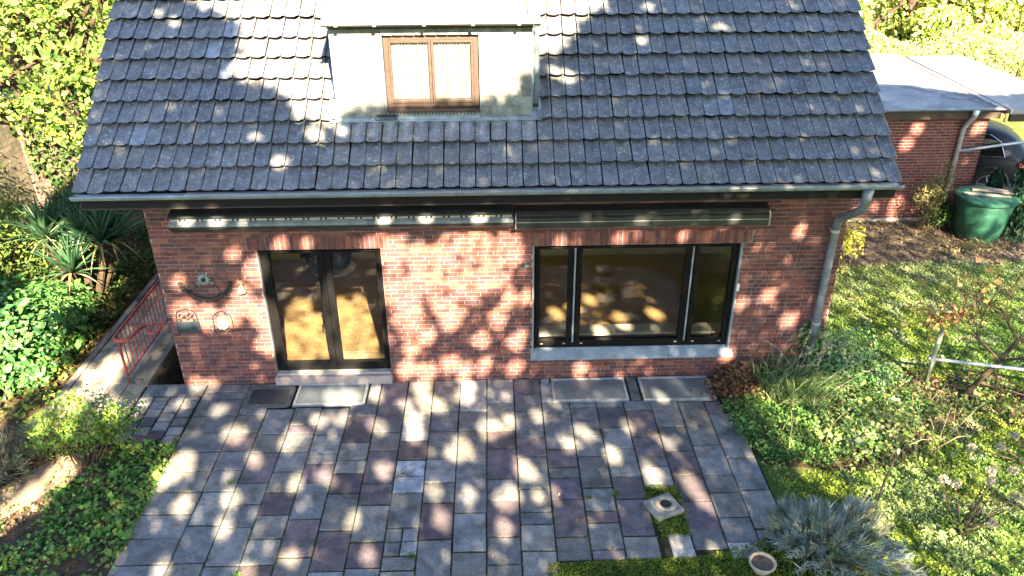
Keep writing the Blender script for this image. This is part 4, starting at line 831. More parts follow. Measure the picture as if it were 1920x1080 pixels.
def shrub(name, label, cat, base, items, size, cols, aspect=.55, material='leaf', stems=5, group=None, jit=.3, lump=.3, shell=.45, up=.5, stem_r=.014, clumps=0):
    t = thing(name, label, cat, base, group=group); rnd = random.Random(hash(label) % 9999 if False else len(label)*7+int(abs(base[0])*10))
    P, Nn = blobs(items, lump=lump, shell=shell, up=up, clumps=clumps); n = len(P); keep = P[:, 2] > -base[2]+.01; P, Nn = P[keep], Nn[keep]; n = len(P)
    leaves('foliage', P, Nn, RG.lognormal(-.05, .3, n)*size, pal(n, cols, jit), aspect, material, t)
    for i in range(stems):
        c, r = items[i % len(items)][1:]; m = MB(); e = (c[0]+rnd.uniform(-.5, .5)*r[0], c[1]+rnd.uniform(-.5, .5)*r[1], c[2]+rnd.uniform(-.1, .4)*r[2]); s = (rnd.uniform(-.12, .12), rnd.uniform(-.12, .12), -.05)
        mid = (e[0]*.45+s[0]*.5, e[1]*.45+s[1]*.5, e[2]*.55); m.tube([s, mid, e], [stem_r, stem_r*.8, stem_r*.5], 5, caps=False); m.build('stem', 'twig', t)
    return t
def bright(c, k): return [tuple(min(.6, a*k) for a in q) for q in c]
GREEN = [(.035, .10, .02), (.05, .13, .025), (.03, .075, .02), (.07, .15, .03)]
LAUREL = [(a*1.3, b*1.3, c*1.2) for a, b, c in [(.03, .10, .03), (.045, .13, .035), (.025, .075, .025), (.06, .16, .04), (.08, .17, .05)]]
YGREEN = [(.14, .22, .03), (.19, .26, .04), (.10, .18, .025), (.24, .28, .05), (.06, .12, .02)]
YELLOW = [(.42, .41, .13), (.5, .46, .2), (.34, .37, .1), (.22, .29, .07), (.55, .5, .28)]
shrub('laurel_bush', 'big glossy green laurel bush at the left edge beside the path', 'bush', (-7.75, .55, -.03), [(2600, (.0, .2, .65), (.95, 1.25, .75)), (1600, (-.4, -.6, .45), (.8, .7, .55)), (1100, (.35, .9, .5), (.6, .8, .5)), (600, (.35, -.3, .2), (.5, .7, .3))], .115, LAUREL, .6, 'glossy_leaf', 7)
shrub('leafy_bush', 'light green fine leaved bush behind the laurel at the left edge', 'bush', (-9.0, 2.3, -.03), [(3800, (.2, .0, 1.2), (1.0, 1.2, 1.2)), (2600, (-.4, 1.1, 1.7), (.9, 1.0, 1.1))], .065, [(.10, .18, .03), (.14, .22, .04), (.07, .13, .025), (.17, .22, .05)], .6, 'leaf', 7)
def yucca():
    t = thing('yucca', 'spiky yucca with long sword leaves behind the laurel bush', 'yucca', (-7.55, 2.75, -.03)); rnd = random.Random(12)
    def leafmesh(L, w, c, droop):
        v = []; n = 5
        for i in range(n+1):
            u = i/n; ww = w*(.7+.6*u if u < .4 else (1-u)*1.55)*.5; z = -droop*u*u*L; x = u*L*(1-.15*droop*u)
            v += [(x, -ww, z+.012), (x, 0, z), (x, ww, z+.012)]
        f = []
        for i in range(n): f += [(3*i, 3*i+3, 3*i+4, 3*i+1), (3*i+1, 3*i+4, 3*i+5, 3*i+2)]
        return MB().add(v, f, c).mesh('sword_leaf', 'glossy_leaf')
    ms = [leafmesh(L, w, c, d) for L, w, c, d in ((.86, .085, (.03, .085, .042), .06), (.8, .08, (.042, .11, .055), .12), (.76, .085, (.025, .07, .038), .05), (.84, .075, (.06, .13, .06), .3))]; dead = [leafmesh(.55, .045, (.30, .26, .12), .8), leafmesh(.5, .04, (.20, .20, .08), .9)]
    for hx, hy, hz in ((-.38, -.1, 1.35), (.5, .05, 1.2), (.0, .5, 1.45), (.05, -.35, .8), (.1, .1, 1.15), (-.3, .3, 1.25), (.55, .35, 1.1)):
        MB().tube([(hx*.3, hy*.3, 0), (hx*.8, hy*.8, hz*.6), (hx, hy, hz)], [.07, .06, .05], 8).build('stem', 'bark', t)
        for i in range(50):
            a = i*2.4; e = R(84-i*1.5)+rnd.gauss(0, .1); m = rnd.choice(ms) if i < 44 else rnd.choice(dead); o = bpy.data.objects.new('sword_leaf', m); link(o, t); o.location = (hx, hy, hz+.0); o.rotation_euler = (rnd.gauss(0, .2), -e, a)
yucca()
def ground_cover(name, label, poly, dens, size, cols, z=.0, h=.1, aspect=.8, material='leaf', nz=1.2, thr=.0, ns=1.5, seed=1, jit=.3, tilt=.6, group=None):
    X, Y = scatter(poly, dens); k = vnoise(X, Y, ns, seed)+RG.uniform(-.15, .15, len(X)) > thr; X, Y = X[k], Y[k]; n = len(X)
    P = np.stack([X, Y, z+RG.random(n)**1.3*h*(.4+vnoise(X, Y, 2.2, seed+3))], 1); Nn = unit(RG.normal(size=(n, 3))*tilt+[0, -.25, nz])
    o = leaves(name, P, Nn, RG.lognormal(-.08, .38, n)*size, pal(n, cols, jit+.1), aspect, material); tag(o, label, None, kind='stuff'); o['category'] = name.replace('_', ' '); return o
ground_cover('ivy', 'dark ivy carpet between the yucca and the path', [(-9.8, 1.2), (-6.75, .2), (-6.7, 6.3), (-10.4, 6.3)], 420, .075, [(.025, .07, .02), (.04, .10, .02), (.06, .12, .025), (.12, .12, .03)], h=.35, thr=.25)
ground_cover('ivy', 'patchy green ivy on dark soil left of the patio', [(-7.6, -5.2), (-4.42, -5.2), (-4.42, -1.5), (-5.2, -1.45), (-5.4, -1.9), (-6.1, -3.0), (-7.8, -5.2)], 850, .056, [(.08, .2, .035), (.12, .26, .045), (.05, .14, .03), (.2, .32, .06), (.14, .2, .045)], h=.10, thr=.24, ns=2.0, seed=5)
ground_cover('fallen_leaves', 'yellowish leaf litter at the left patio edge', [(-5.3, -1.45), (-4.45, -1.3), (-4.4, -3.4), (-4.7, -3.2), (-4.7, -1.9)], 160, .05, [(.35, .28, .07), (.22, .2, .05), (.28, .18, .07), (.14, .2, .04)], h=.03, thr=.4, seed=8)
ground_cover('leafy_edge', 'yellow green weeds at the foot of the laurel bush', [(-7.4, -1.0), (-6.75, -.9), (-6.8, 2.0), (-7.1, 2.0)], 300, .06, [(.2, .22, .04), (.10, .16, .03), (.05, .1, .02), (.25, .2, .06)], h=.2, thr=.3, seed=6)
ground_cover('sand_litter', 'crumbly leaf litter over the sandy strip', [(-8.4, -5.0), (-6.0, -1.6), (-5.2, -1.7), (-5.9, -3.0), (-7.6, -5.2)], 420, .045, [(.22, .16, .1), (.14, .1, .06), (.3, .24, .15), (.12, .16, .05)], h=.02, thr=.42, seed=51, ns=2.6)
def path_litter():
    X, Y = scatter([(-6.75, -1.0), (-6.2, -1.0), (-6.2, 5.5), (-6.75, 5.5)], 22); n = len(X)
    o = leaves('leaf_litter', np.stack([X, Y, np.full(n, .02)], 1), unit(RG.normal(size=(n, 3))*.3+[0, 0, 1]), RG.uniform(.03, .07, n), pal(n, [(.20, .13, .06), (.12, .09, .05), (.28, .2, .08)]), .6); tag(o, 'brown fallen leaves on the garden path', 'leaf litter', kind='stuff')
path_litter()
shrub('rose_shrub', 'airy bright green rose shrub on bare canes left of the patio', 'shrub', (-5.55, -1.9, -.03), [(1500, (.15, .1, .66), (.42, .38, .3)), (900, (.42, .25, .58), (.35, .3, .28)), (650, (-.3, .0, .62), (.3, .28, .25)), (500, (.15, .3, .35), (.4, .3, .2)), (320, (-.1, .25, .95), (.35, .25, .14))], .047, [(.10, .22, .03), (.14, .27, .04), (.18, .27, .05), (.07, .16, .03), (.24, .26, .05)], .55, 'leaf', 14, stem_r=.012, lump=.5)
def tuft_bush(name, label, cat, base, n, radius, height, cols, wid=.010, woody=110, seed=1):
    """woody stems that each end in a spray of thin shoots: lavender, dry heather"""
    t = thing(name, label, cat, base); rnd = random.Random(seed); m = MB(); B = []; T = []; C = []
    lob = [(rnd.uniform(0, 6.28), rnd.uniform(.1, .25)) for _ in range(3)]
    for i in range(woody):
        a = rnd.uniform(0, 6.283); f = math.sqrt(rnd.random()); R_ = radius*(1+sum(q*math.cos((k+1.5)*a+p) for k, (p, q) in enumerate(lob))*.7)
        h = height*math.sqrt(max(.03, 1-.9*f*f))*rnd.uniform(.55, 1.1); e = np.array([R_*f*math.cos(a), R_*f*math.sin(a), h]); s = np.array([rnd.gauss(0, .05), rnd.gauss(0, .05), 0])
        m.tube([s, s*.4+e*.5+np.array([rnd.gauss(0, .03), rnd.gauss(0, .03), -.04*f]), e], [.011, .007, .003], 4, caps=False)
        k = max(6, int(n/woody*rnd.uniform(.4, 1.5))); ax = unit(np.array([[math.cos(a)*f*1.1, math.sin(a)*f*1.1, .75]]))[0]; d = unit(ax+RG.normal(size=(k, 3))*.42)
        b = e-ax*RG.uniform(.02, .16, (k, 1))+RG.normal(size=(k, 3))*.02; B.append(b); T.append(b+d*RG.uniform(.05, .15, (k, 1))); tone = np.array(rnd.choice(cols))*rnd.uniform(.75, 1.2); C.append(np.clip(tone*RG.uniform(.7, 1.3, (k, 1)), 0, .8))
    sh = blades('shoots', np.concatenate(B), np.concatenate(T), wid, np.concatenate(C), 'needle', t, .05); sh['kind'] = 'stuff'
    m.build('woody_stems', 'grey_wood', t)
    return t
tuft_bush('lavender', 'grey dried lavender bush at the left edge of the sandy strip', 'lavender', (-6.75, -1.95, -.03), 3800, .62, .42, [(.17, .16, .12), (.22, .2, .15), (.12, .13, .08), (.2, .24, .1)], seed=3)
tuft_bush('lavender', 'yellow green tufted lavender behind the dried grey one', 'lavender', (-6.25, -1.35, -.03), 2300, .48, .40, [(.28, .28, .12), (.2, .24, .09), (.35, .33, .18)], seed=4)
tuft_bush('lavender', 'big silver grey lavender bush beside the round pot', 'lavender', (3.86, -3.68, -.04), 10500, .70, .5, [(.27, .34, .33), (.2, .27, .25), (.33, .38, .37), (.16, .22, .15), (.34, .33, .24), (.2, .27, .14)], wid=.009, seed=5, woody=230)
# ================================================================== right side planting
shrub('hedge_shrub', 'dense green shrub growing at the foot of the downpipe', 'shrub', (5.15, -.1, -.04), [(2600, (.1, -.15, .45), (.52, .42, .5)), (1500, (.5, -.4, .28), (.5, .4, .32)), (500, (-.3, .05, .75), (.16, .1, .3))], .052, [(.08, .2, .05), (.12, .26, .06), (.06, .15, .04), (.17, .3, .09), (.2, .33, .18)], .7, 'glossy_leaf', 7)
def tall_grass():
    t = thing('ornamental_grass', 'clump of long green grass with pale dry seed heads under the wires', 'grass clump', (4.42, -.62, -.04)); n = 700
    b = np.stack([RG.normal(0, .28, n), RG.normal(0, .22, n), np.zeros(n)], 1); a = RG.uniform(0, 6.283, n); s = RG.uniform(.2, .6, n)
    tip = b+np.stack([np.cos(a)*s+.1, np.sin(a)*s-.1, RG.uniform(.25, .65, n)], 1); blades('blades', b, tip, .011, pal(n, [(.10, .2, .06), (.16, .26, .10), (.07, .15, .05), (.25, .27, .14)]), 'leaf', t, .5)
    rnd = random.Random(5)
    for i in range(26):
        x, y = rnd.gauss(.1, .4), rnd.gauss(.1, .2); dx, dy, h = rnd.gauss(.1, .22), rnd.gauss(0, .12), rnd.uniform(.55, .95)
        m = MB(); m.tube([(x, y, 0), (x+dx*.4, y+dy*.4, h*.6), (x+dx, y+dy, h)], [.004, .004, .003], 4, caps=False); m.build('stalk', 'grey_wood', t)
        k = 26; u = RG.random(k)[:, None]; d = np.array([dx*.7, dy*.7, .16]); P = np.array([x+dx, y+dy, h])+d*u*.9+RG.normal(size=(k, 3))*.010
        leaves('seed_head', P, unit(RG.normal(size=(k, 3))), .04, pal(k, [(.50, .45, .33), (.42, .37, .26)]), .3, 'leaf', t, T=np.tile(d, (k, 1))+RG.normal(size=(k, 3))*.05)
tall_grass()
CG = [(.11, .25, .06), (.17, .33, .08), (.06, .15, .04), (.26, .39, .11), (.24, .37, .19)]
ground_cover('ground_cover_plants', 'low dark green creeping plants along the right patio edge', [(3.30, -.85), (3.36, -1.5), (3.62, -2.15), (4.5, -2.25), (4.5, -1.0), (4.0, -.75)], 3300, .036, [(.07, .18, .045), (.11, .25, .06), (.045, .11, .03), (.18, .31, .08)], h=.30, tilt=.9)
ground_cover('yellow_green_perennials', 'patches of lighter yellow green leaves among the perennials', [(4.3, -.6), (4.5, -2.1), (5.2, -2.2), (6.0, -1.6), (6.3, -1.1), (5.9, -.3), (5.4, .1)], 1100, .05, [(.24, .36, .08), (.3, .38, .1), (.2, .32, .12), (.34, .38, .2)], h=.36, thr=.5, tilt=.9, seed=40, ns=1.8)
ground_cover('mixed_perennials', 'tangled mixed green perennials between the grass clump and the lawn', [(4.2, -1.0), (4.4, -2.2), (5.0, -2.25), (5.9, -1.8), (6.4, -1.2), (6.1, -.4), (5.5, .2), (4.8, -.1)], 1500, .05, CG+[(.18, .25, .06)], h=.30, thr=.32, tilt=.9, seed=12)
ground_cover('creeping_weeds', 'loose light green weeds in front of the perennials', [(3.55, -2.1), (4.4, -2.2), (5.3, -2.3), (6.4, -1.9), (6.6, -2.4), (5.2, -2.9), (3.6, -2.8)], 620, .04, [(.16, .28, .07), (.21, .32, .08), (.12, .21, .06), (.27, .33, .14)], h=.09, thr=.42, tilt=.8, seed=14)
ground_cover('bed_weeds', 'sparse weeds on the bare soil below the pipe frame', [(5.7, .1), (6.3, -.1), (7.9, -.3), (7.7, -1.4), (6.6, -1.7), (5.2, -2.45), (5.0, -2.2), (6.0, -1.6)], 900, .04, [(.14, .26, .06), (.2, .31, .08), (.1, .19, .05), (.2, .16, .1)], h=.08, thr=.36, tilt=.8, seed=61)
def dry_stems():
    X, Y = scatter([(3.6, -1.9), (4.4, -.8), (5.6, .1), (6.6, -.6), (6.6, -1.7), (5.2, -2.3)], 34); n = len(X); b = np.stack([X, Y, np.full(n, .02)], 1); t = b+np.stack([RG.normal(0, .2, n), RG.normal(0, .2, n), RG.uniform(.15, .55, n)], 1)
    o = blades('dry_stems', b, t, .012, pal(n, [(.3, .25, .17), (.2, .15, .1), (.12, .09, .06), (.36, .33, .22)]), 'needle', None, .3); tag(o, 'thin dry stems poking out of the perennials', 'dry stems', kind='stuff')
dry_stems()
def dry_leaf_pile():
    n = 1100; X = RG.normal(3.68, .2, n); Y = RG.normal(-.42, .2, n); k = Y < -.03; X, Y = X[k], Y[k]; n = len(X)
    o = leaves('dry_leaves', np.stack([X, Y, .02+RG.random(n)*.3*np.exp(-((X-3.7)/.3)**2)], 1), unit(RG.normal(size=(n, 3))+[0, 0, .5]), RG.uniform(.05, .1, n), pal(n, [(.20, .09, .045), (.28, .14, .07), (.13, .07, .04), (.35, .22, .13)]), .6); tag(o, 'heap of dry brown leaves against the brick wall', 'dry leaves', kind='stuff')
    X, Y = scatter([(6.4, -.9), (8.3, -1.6), (9.3, -.8), (8.4, .1), (6.8, -.2)], 190); n = len(X); k = vnoise(X, Y, 1.5, 3) > .35; X, Y = X[k], Y[k]; n = len(X)
    o = leaves('dry_leaves', np.stack([X, Y, RG.random(n)*.05], 1), unit(RG.normal(size=(n, 3))*.7+[0, 0, 1]), RG.uniform(.05, .12, n), pal(n, [(.16, .09, .05), (.24, .16, .1), (.10, .06, .04), (.32, .25, .18)]), .6); tag(o, 'brown leaves scattered under the bare vine on the lawn', 'dry leaves', kind='stuff')
dry_leaf_pile()
LAWN = [(3.5, -5.6), (12, -5.6), (12, 3.9), (8.6, 3.9), (6.3, 3.7), (5.15, 3.4), (5.15, .4), (6.2, .1), (7.4, -.6), (6.3, -1.6), (5.3, -2.2), (3.75, -2.3)]
def lawn():
    X, Y = scatter(LAWN, 1500); n = len(X); v1 = vnoise(X, Y, .9, 31); v2 = vnoise(X, Y, 3.1, 32); v3 = vnoise(X, Y, .45, 33)
    k = (v2*.5+v1*.6+RG.uniform(-.25, .25, n)) > .30; X, Y, v1, v2, v3 = X[k], Y[k], v1[k], v2[k], v3[k]; n = len(X)
    moss = np.array([.21, .30, .045]); grass = np.array([.14, .27, .065]); pale = np.array([.28, .37, .23]); dry = np.array([.28, .29, .19])
    near = np.clip((-Y-.5)/2.5, 0, 1); m = np.clip((v1-.45)*4+near*.8-.2, 0, 1)[:, None]; C = grass*(1-m)+moss*m; p = (v2 > .68)[:, None]*.6; C = C*(1-p)+pale*p
    d = (np.clip((Y-1.2)/2.2, 0, 1)*(.3+.7*v3))[:, None]*.75; C = C*(1-d)+dry*d; C = C*RG.uniform(.65, 1.4, (n, 1))
    P = np.stack([X, Y, -.035+RG.random(n)*.035], 1); o = leaves('lawn_plants', P, unit(RG.normal(size=(n, 3))*.8+[0, -.3, 1]), RG.uniform(.025, .055, n), C, .55, 'moss'); tag(o, 'short mossy lawn of clover and grass right of the patio', 'lawn', kind='stuff')
    X, Y = scatter(LAWN, 420); n = len(X); b = np.stack([X, Y, np.full(n, -.04)], 1); t = b+np.stack([RG.normal(0, .035, n), RG.normal(0, .035, n), RG.uniform(.03, .085, n)], 1)
    o = blades('grass_blades', b, t, .007, pal(n, [(.11, .18, .04), (.17, .22, .07), (.08, .13, .03), (.24, .22, .1)]), 'moss'); tag(o, 'thin grass blades standing in the lawn', 'grass', kind='stuff')
    X, Y = scatter([(5.3, -5), (12, -5), (12, 4), (5.3, 3.5)], 2.6); n = len(X); o = leaves('lawn_leaves', np.stack([X, Y, np.full(n, .02)], 1), unit(RG.normal(size=(n, 3))*.5+[0, 0, 1]), RG.uniform(.05, .12, n), pal(n, [(.35, .28, .2), (.25, .16, .09), (.42, .38, .32), (.35, .3, .08)]), .6); tag(o, 'single fallen leaves strewn over the lawn', 'fallen leaves', kind='stuff')
lawn()
def moss_patches():
    for poly, lab in (([(.55, -3.76), (2.4, -3.7), (3.1, -3.5), (3.55, -3.2), (3.6, -5.6), (.4, -5.6)], 'yellow green moss bed at the front edge of the patio'), ([(1.86, -2.52), (2.32, -2.5), (2.35, -2.85), (2.3, -3.4), (1.95, -3.4), (1.88, -2.9)], 'bright moss around the parasol base')):
        X, Y = scatter(poly, 7000); n = len(X); v = vnoise(X, Y, 2.5, 9); C = np.array([.16, .21, .03])*(1-v[:, None])+np.array([.07, .12, .025])*v[:, None]; C = C*RG.uniform(.6, 1.4, (n, 1))
        o = leaves('moss_bed', np.stack([X, Y, RG.random(n)*.035*(.3+v)-.01], 1), unit(RG.normal(size=(n, 3))*.7+[0, 0, 1]), RG.uniform(.015, .035, n), C, .6, 'moss'); tag(o, lab, 'moss', kind='stuff')
    # weeds and moss in the joints
    P = []; rnd = random.Random(2)
    xs = [r[0] for r in PAVERS]+[2.7, 3.1, -3.0, -3.41, -3.82]
    for x in xs:
        y = -.8
        while y > -5.4:
            d = vnoise(np.array([x]), np.array([y]), .8, 15)[0]
            if rnd.random() < (d-.25)*.9+(-y)*.05: P.append((x+rnd.gauss(0, .006), y, rnd.uniform(-.012, .006)))
            y -= rnd.uniform(.008, .03)
    for x0, x1, rows in PAVERS:
        for y, c in rows[1:]:
            for k in range(30):
                if rnd.random() < .18-.11*y: P.append((rnd.uniform(x0, x1), y+rnd.gauss(0, .005), rnd.uniform(-.012, .005)))
    P = np.array(P); n = len(P); o = leaves('joint_moss', P, unit(RG.normal(size=(n, 3))*.6+[0, 0, 1]), RG.uniform(.012, .026, n), pal(n, [(.08, .12, .02), (.05, .08, .02), (.14, .16, .02)]), .7, 'moss'); tag(o, 'green moss growing in the joints of the patio', 'moss', kind='stuff')
    for i, (x, y) in enumerate(((-1.02, -3.62), (1.5, -2.66), (1.15, -2.72), (-2.98, -3.85), (-3.5, -2.3))):
        n = 34; a = RG.uniform(0, 6.28, n); r = RG.uniform(.03, .085, n); b = np.tile([x, y, 0.], (n, 1)); tp = b+np.stack([np.cos(a)*r, np.sin(a)*r, RG.uniform(.02, .06, n)], 1)
        o = blades('weed_tuft', b, tp, .012, pal(n, [(.12, .24, .05), (.09, .18, .04)])); tag(o, ['weed tuft by the four small paving squares', 'grassy weed right of two purple pavers near the parasol base', 'smaller weed left of the one near the parasol base', 'green weed at the bottom left of the patio', 'tiny weed on the left half of the patio'][i], 'weed', 'weeds in the patio joints')
moss_patches()
def debris():
    X, Y = scatter([(-4.4, -4), (3.3, -4), (3.3, -.05), (-4.4, -.05)], 5); n = len(X); k = RG.random(n) < .35+.6*(X > .8)*(Y > -.9); X, Y = X[k], Y[k]; n = len(X)
    o = leaves('patio_leaves', np.stack([X, Y, np.full(n, .022)], 1), unit(RG.normal(size=(n, 3))*.5+[0, 0, 1]), RG.uniform(.02, .05, n), pal(n, [(.16, .10, .06), (.3, .22, .14), (.1, .07, .05)]), .6); tag(o, 'few small dry leaves on the patio slabs and grates', 'fallen leaves', kind='stuff')
    n = 130; X = RG.uniform(RX0+.2, RX1-.2, n); s = RG.uniform(.1, 3.2, n); k = ~((X > -2.2) & (X < .7) & (s > .9)); X, s = X[k], s[k]; n = len(X); P = np.array([tuple(roof_pt(x, q, .085)) for x, q in zip(X, s)])
    o = leaves('roof_leaves', P, unit(np.tile([0, -.64, .77], (n, 1))+RG.normal(size=(n, 3))*.3), RG.uniform(.015, .045, n), pal(n, [(.35, .2, .12), (.4, .36, .26), (.3, .26, .2)]), .6); tag(o, 'small dry leaves caught on the roof tiles', 'fallen leaves', kind='stuff')
debris()
def lichen():
    n = 420; X = RG.uniform(RX0+.1, RX1-.1, n); s = RG.uniform(.05, 3.2, n); k = ~((X > -2.2) & (X < .7) & (s > .9)) & (RG.random(n) < .35+.65*(np.abs(X) > 3.4)); X, s = X[k], s[k]; n = len(X)
    f = s % .347; P = np.array([tuple(roof_pt(x, q, .118-.21*g)) for x, q, g in zip(X, s, f)])
    o = leaves('lichen_spots', P, unit(np.tile([0, -.56, .83], (n, 1))+RG.normal(size=(n, 3))*.05), RG.uniform(.02, .06, n), pal(n, [(.30, .32, .28), (.36, .37, .33), (.30, .30, .2)]), .85); tag(o, 'pale lichen spots dotted over the roof tiles', 'lichen', kind='stuff')
lichen()
def bare_vine():
    t = thing('bare_vine', 'dark gnarled vine with a few brown leaves leaning over the rail', 'vine', (7.0, -.75, -.04)); m = MB()
    trunk = [(0, 0, 0), (.25, .1, .25), (.55, .2, .55), (.85, .35, .82)]; MB().tube(trunk, [.05, .042, .035, .03], 7).build('trunk', 'bark', t)
    ends = []
    for i, (b, e) in enumerate((((.85, .35, .82), (1.2, .5, 1.2)), ((.85, .35, .82), (.6, .6, 1.25)), ((.55, .2, .55), (.1, .35, .95)), ((.85, .35, .82), (1.5, .1, .9)), ((.55, .2, .55), (.9, -.2, .95)), ((.25, .1, .25), (.9, -.1, .12)))):
        ends += branchwork(m, b, e, .02, 3, .9, i+3, 3, .66)
    m.build('branches', 'twig', t); E = np.array([tuple(e) for e in ends]); k = RG.integers(0, len(E), 70); P = E[k]+RG.normal(size=(70, 3))*.05
    leaves('withered_leaves', P, unit(RG.normal(size=(70, 3))+[0, 0, .6]), RG.uniform(.06, .13, 70), pal(70, [(.30, .14, .06), (.36, .24, .07), (.2, .12, .08), (.42, .34, .16)]), .8, 'leaf', t)
    n = 131; P = np.array([-.1, .75, .98])+RG.normal(size=(n, 3))*[.2, .18, .08]; lb = leaves('leaf_bunch', P, unit(RG.normal(size=(n, 3))+[0, -.3, .9]), RG.uniform(.06, .12, n), pal(n, [(.34, .16, .06), (.42, .3, .1), (.24, .13, .07), (.4, .34, .18)]), .75, 'leaf', t); lb['kind'] = 'stuff'
bare_vine()
def hydrangea(name, label, base, stems, seed):
    t = thing(name, label, 'hydrangea', base); rnd = random.Random(seed)
    for (x, y, h) in stems:
        m = MB(); m.tube([(0, 0, 0), (x*.45+rnd.gauss(0, .04), y*.45, h*.5), (x, y, h)], [.014, .009, .005], 5, caps=False)
        for q in range(2): u = rnd.uniform(.45, .8); m.tube([(x*u, y*u, h*u), (x*u+rnd.gauss(0, .15), y*u+rnd.gauss(0, .15), h*u+.15)], [.006, .003], 4, caps=False)
        m.build('cane', 'twig', t); k = 90; P = np.array([x, y, h])+unit(RG.normal(size=(k, 3)))*RG.uniform(.03, .075, (k, 1))*[1, 1, .75]
        leaves('dry_flower_head', P, unit(RG.normal(size=(k, 3))+[0, 0, .5]), .032, pal(k, [(.42, .38, .33), (.35, .3, .26), (.48, .45, .42), (.36, .34, .22)]), .8, 'leaf', t)
    n = 60; P = RG.normal(size=(n, 3))*[.3, .3, .08]+[0, 0, .15]; leaves('foliage', P, unit(RG.normal(size=(n, 3))*.6+[0, 0, 1]), .09, pal(n, [(.12, .2, .05), (.2, .24, .08)]), .6, 'leaf', t)
hydrangea('hydrangea', 'sparse hydrangea with pale dried flower heads on the front lawn', (5.55, -3.45, -.04), [(-.05, .3, .55), (.35, .25, .62), (.6, .1, .5), (.75, .45, .6), (.95, .2, .45), (.25, -.1, .3), (.55, .55, .5), (.0, .6, .35)], 3)
hydrangea('hydrangea', 'group of dried hydrangea heads at the right edge of the lawn', (7.2, -2.3, -.04), [(-.55, .05, .35), (-.3, .2, .4), (.1, .3, .45), (.2, -.2, .35), (.5, .1, .5), (.7, .3, .45), (.75, -.15, .5), (-.9, .1, .3), (.35, .45, .4)], 5)
def stake():
    t = thing('plant_stake', 'thin dark stake leaning out of the lavender bush', 'stake', (4.55, -3.25, -.04)); MB().tube([(0, 0, 0), (.08, .12, .5), (.22, .22, 1.0)], [.014, .013, .011], 7).build('rod', 'iron', t); MB().tube([(.21, .21, .94), (.22, .22, 1.0)], .016, 7).build('tip', 'galvanised', t)
stake()
# ================================================================== by the garage
shrub('bamboo_shrub', 'slender yellowish bamboo like shrub before the garage wall', 'shrub', (9.45, 5.35, -.03), [(420, (.0, .0, .7), (.22, .2, .6)), (380, (.15, .05, 1.15), (.3, .25, .4)), (260, (-.1, .1, .9), (.35, .2, .4))], .07, [(.28, .28, .10), (.2, .22, .07), (.33, .28, .14), (.12, .18, .05)], .25, 'leaf', 12, stem_r=.008)
shrub('yellow_shrub', 'thin shrub with bright yellow leaves at the right house corner', 'shrub', (7.0, 4.0, -.03), [(330, (-.25, .2, 1.1), (.3, .25, .55)), (240, (.05, -.2, .6), (.45, .3, .4)), (120, (-.4, -.5, .3), (.3, .3, .25))], .085, [(.45, .44, .06), (.36, .38, .05), (.5, .46, .12)], .7, 'leaf', 9, stem_r=.009, shell=.2)
shrub('dark_shrub', 'small dark evergreen shrub between garage pipe and barrel', 'shrub', (9.85, 5.45, -.03), [(900, (.0, .05, .35), (.3, .25, .4))], .06, GREEN, .6, 'leaf', 4)
shrub('dry_weeds', 'dry brownish weeds in front of the rain barrel', 'weeds', (9.5, 4.35, -.03), [(500, (.0, .0, .08), (.6, .3, .14)), (300, (.7, .05, .1), (.5, .25, .15))], .06, [(.26, .22, .10), (.2, .2, .07), (.3, .24, .15)], .3, 'leaf', 3)
def bed_litter():
    X, Y = scatter([(5.3, 3.6), (8.2, 3.75), (10, 3.7), (12, 4.3), (12, 5.95), (5.3, 5.95)], 260); n = len(X)
    o = leaves('bed_litter', np.stack([X, Y, RG.random(n)*.04-.02], 1), unit(RG.normal(size=(n, 3))*.7+[0, 0, 1]), RG.uniform(.03, .1, n), pal(n, [(.16, .12, .09), (.10, .08, .065), (.22, .18, .14), (.13, .14, .07)], .4), .5); tag(o, 'dry leaf litter on the bed before the garage', 'leaf litter', kind='stuff')
bed_litter()
def added_shade_creeper():  # dark creeper added to dim the back run where it should look shaded
    n = 3600; X = RG.uniform(-9.85, -5.3, n); Z = RG.random(n)*2.3; k = vnoise(X, Z, 1.6, 44) > .36; X, Z = X[k], Z[k]; n = len(X)
    o = leaves('added_shade_creeper', np.stack([X, 6.15-RG.random(n)*.14, Z], 1), unit(RG.normal(size=(n, 3))*.5+[0, -1, .4]), RG.uniform(.06, .13, n), pal(n, [(.03, .07, .02), (.045, .09, .025), (.08, .10, .03)]), .8); tag(o, 'dark creeper added over the garden wall back run to dim it like shade', 'creeper', kind='stuff')
added_shade_creeper()
def conifer(label, base, h, r, n):
    t = thing('conifer', label, 'conifer', base, group='conifers beside the rain barrel'); u = RG.random(n); z = u*h; a = RG.uniform(0, 6.28, n); rr = r*np.sqrt(np.clip(1.02-u, 0, 1))*(.62+.45*RG.random(n))*(1+.18*np.sin(a*5+z*9))
    P = np.stack([rr*np.cos(a), rr*np.sin(a), z+.05], 1); T = np.stack([np.cos(a)*.35, np.sin(a)*.35, np.ones(n)], 1)
    leaves('foliage', P, unit(np.stack([np.cos(a), np.sin(a), np.full(n, .3)], 1)+RG.normal(size=(n, 3))*.4), RG.uniform(.07, .13, n), pal(n, [(.025, .075, .035), (.04, .10, .05), (.02, .055, .03)]), .45, 'needle', t, T=T); MB().tube([(0, 0, 0), (0, 0, h*.9)], [.05, .015], 6).build('trunk', 'bark', t)
conifer('tall dark green columnar conifer right of the rain barrel', (11.3, 5.05, -.03), 2.35, .44, 4200)
conifer('short young conifer just behind the rain barrel', (11.0, 5.75, -.03), 1.25, .24, 1800)
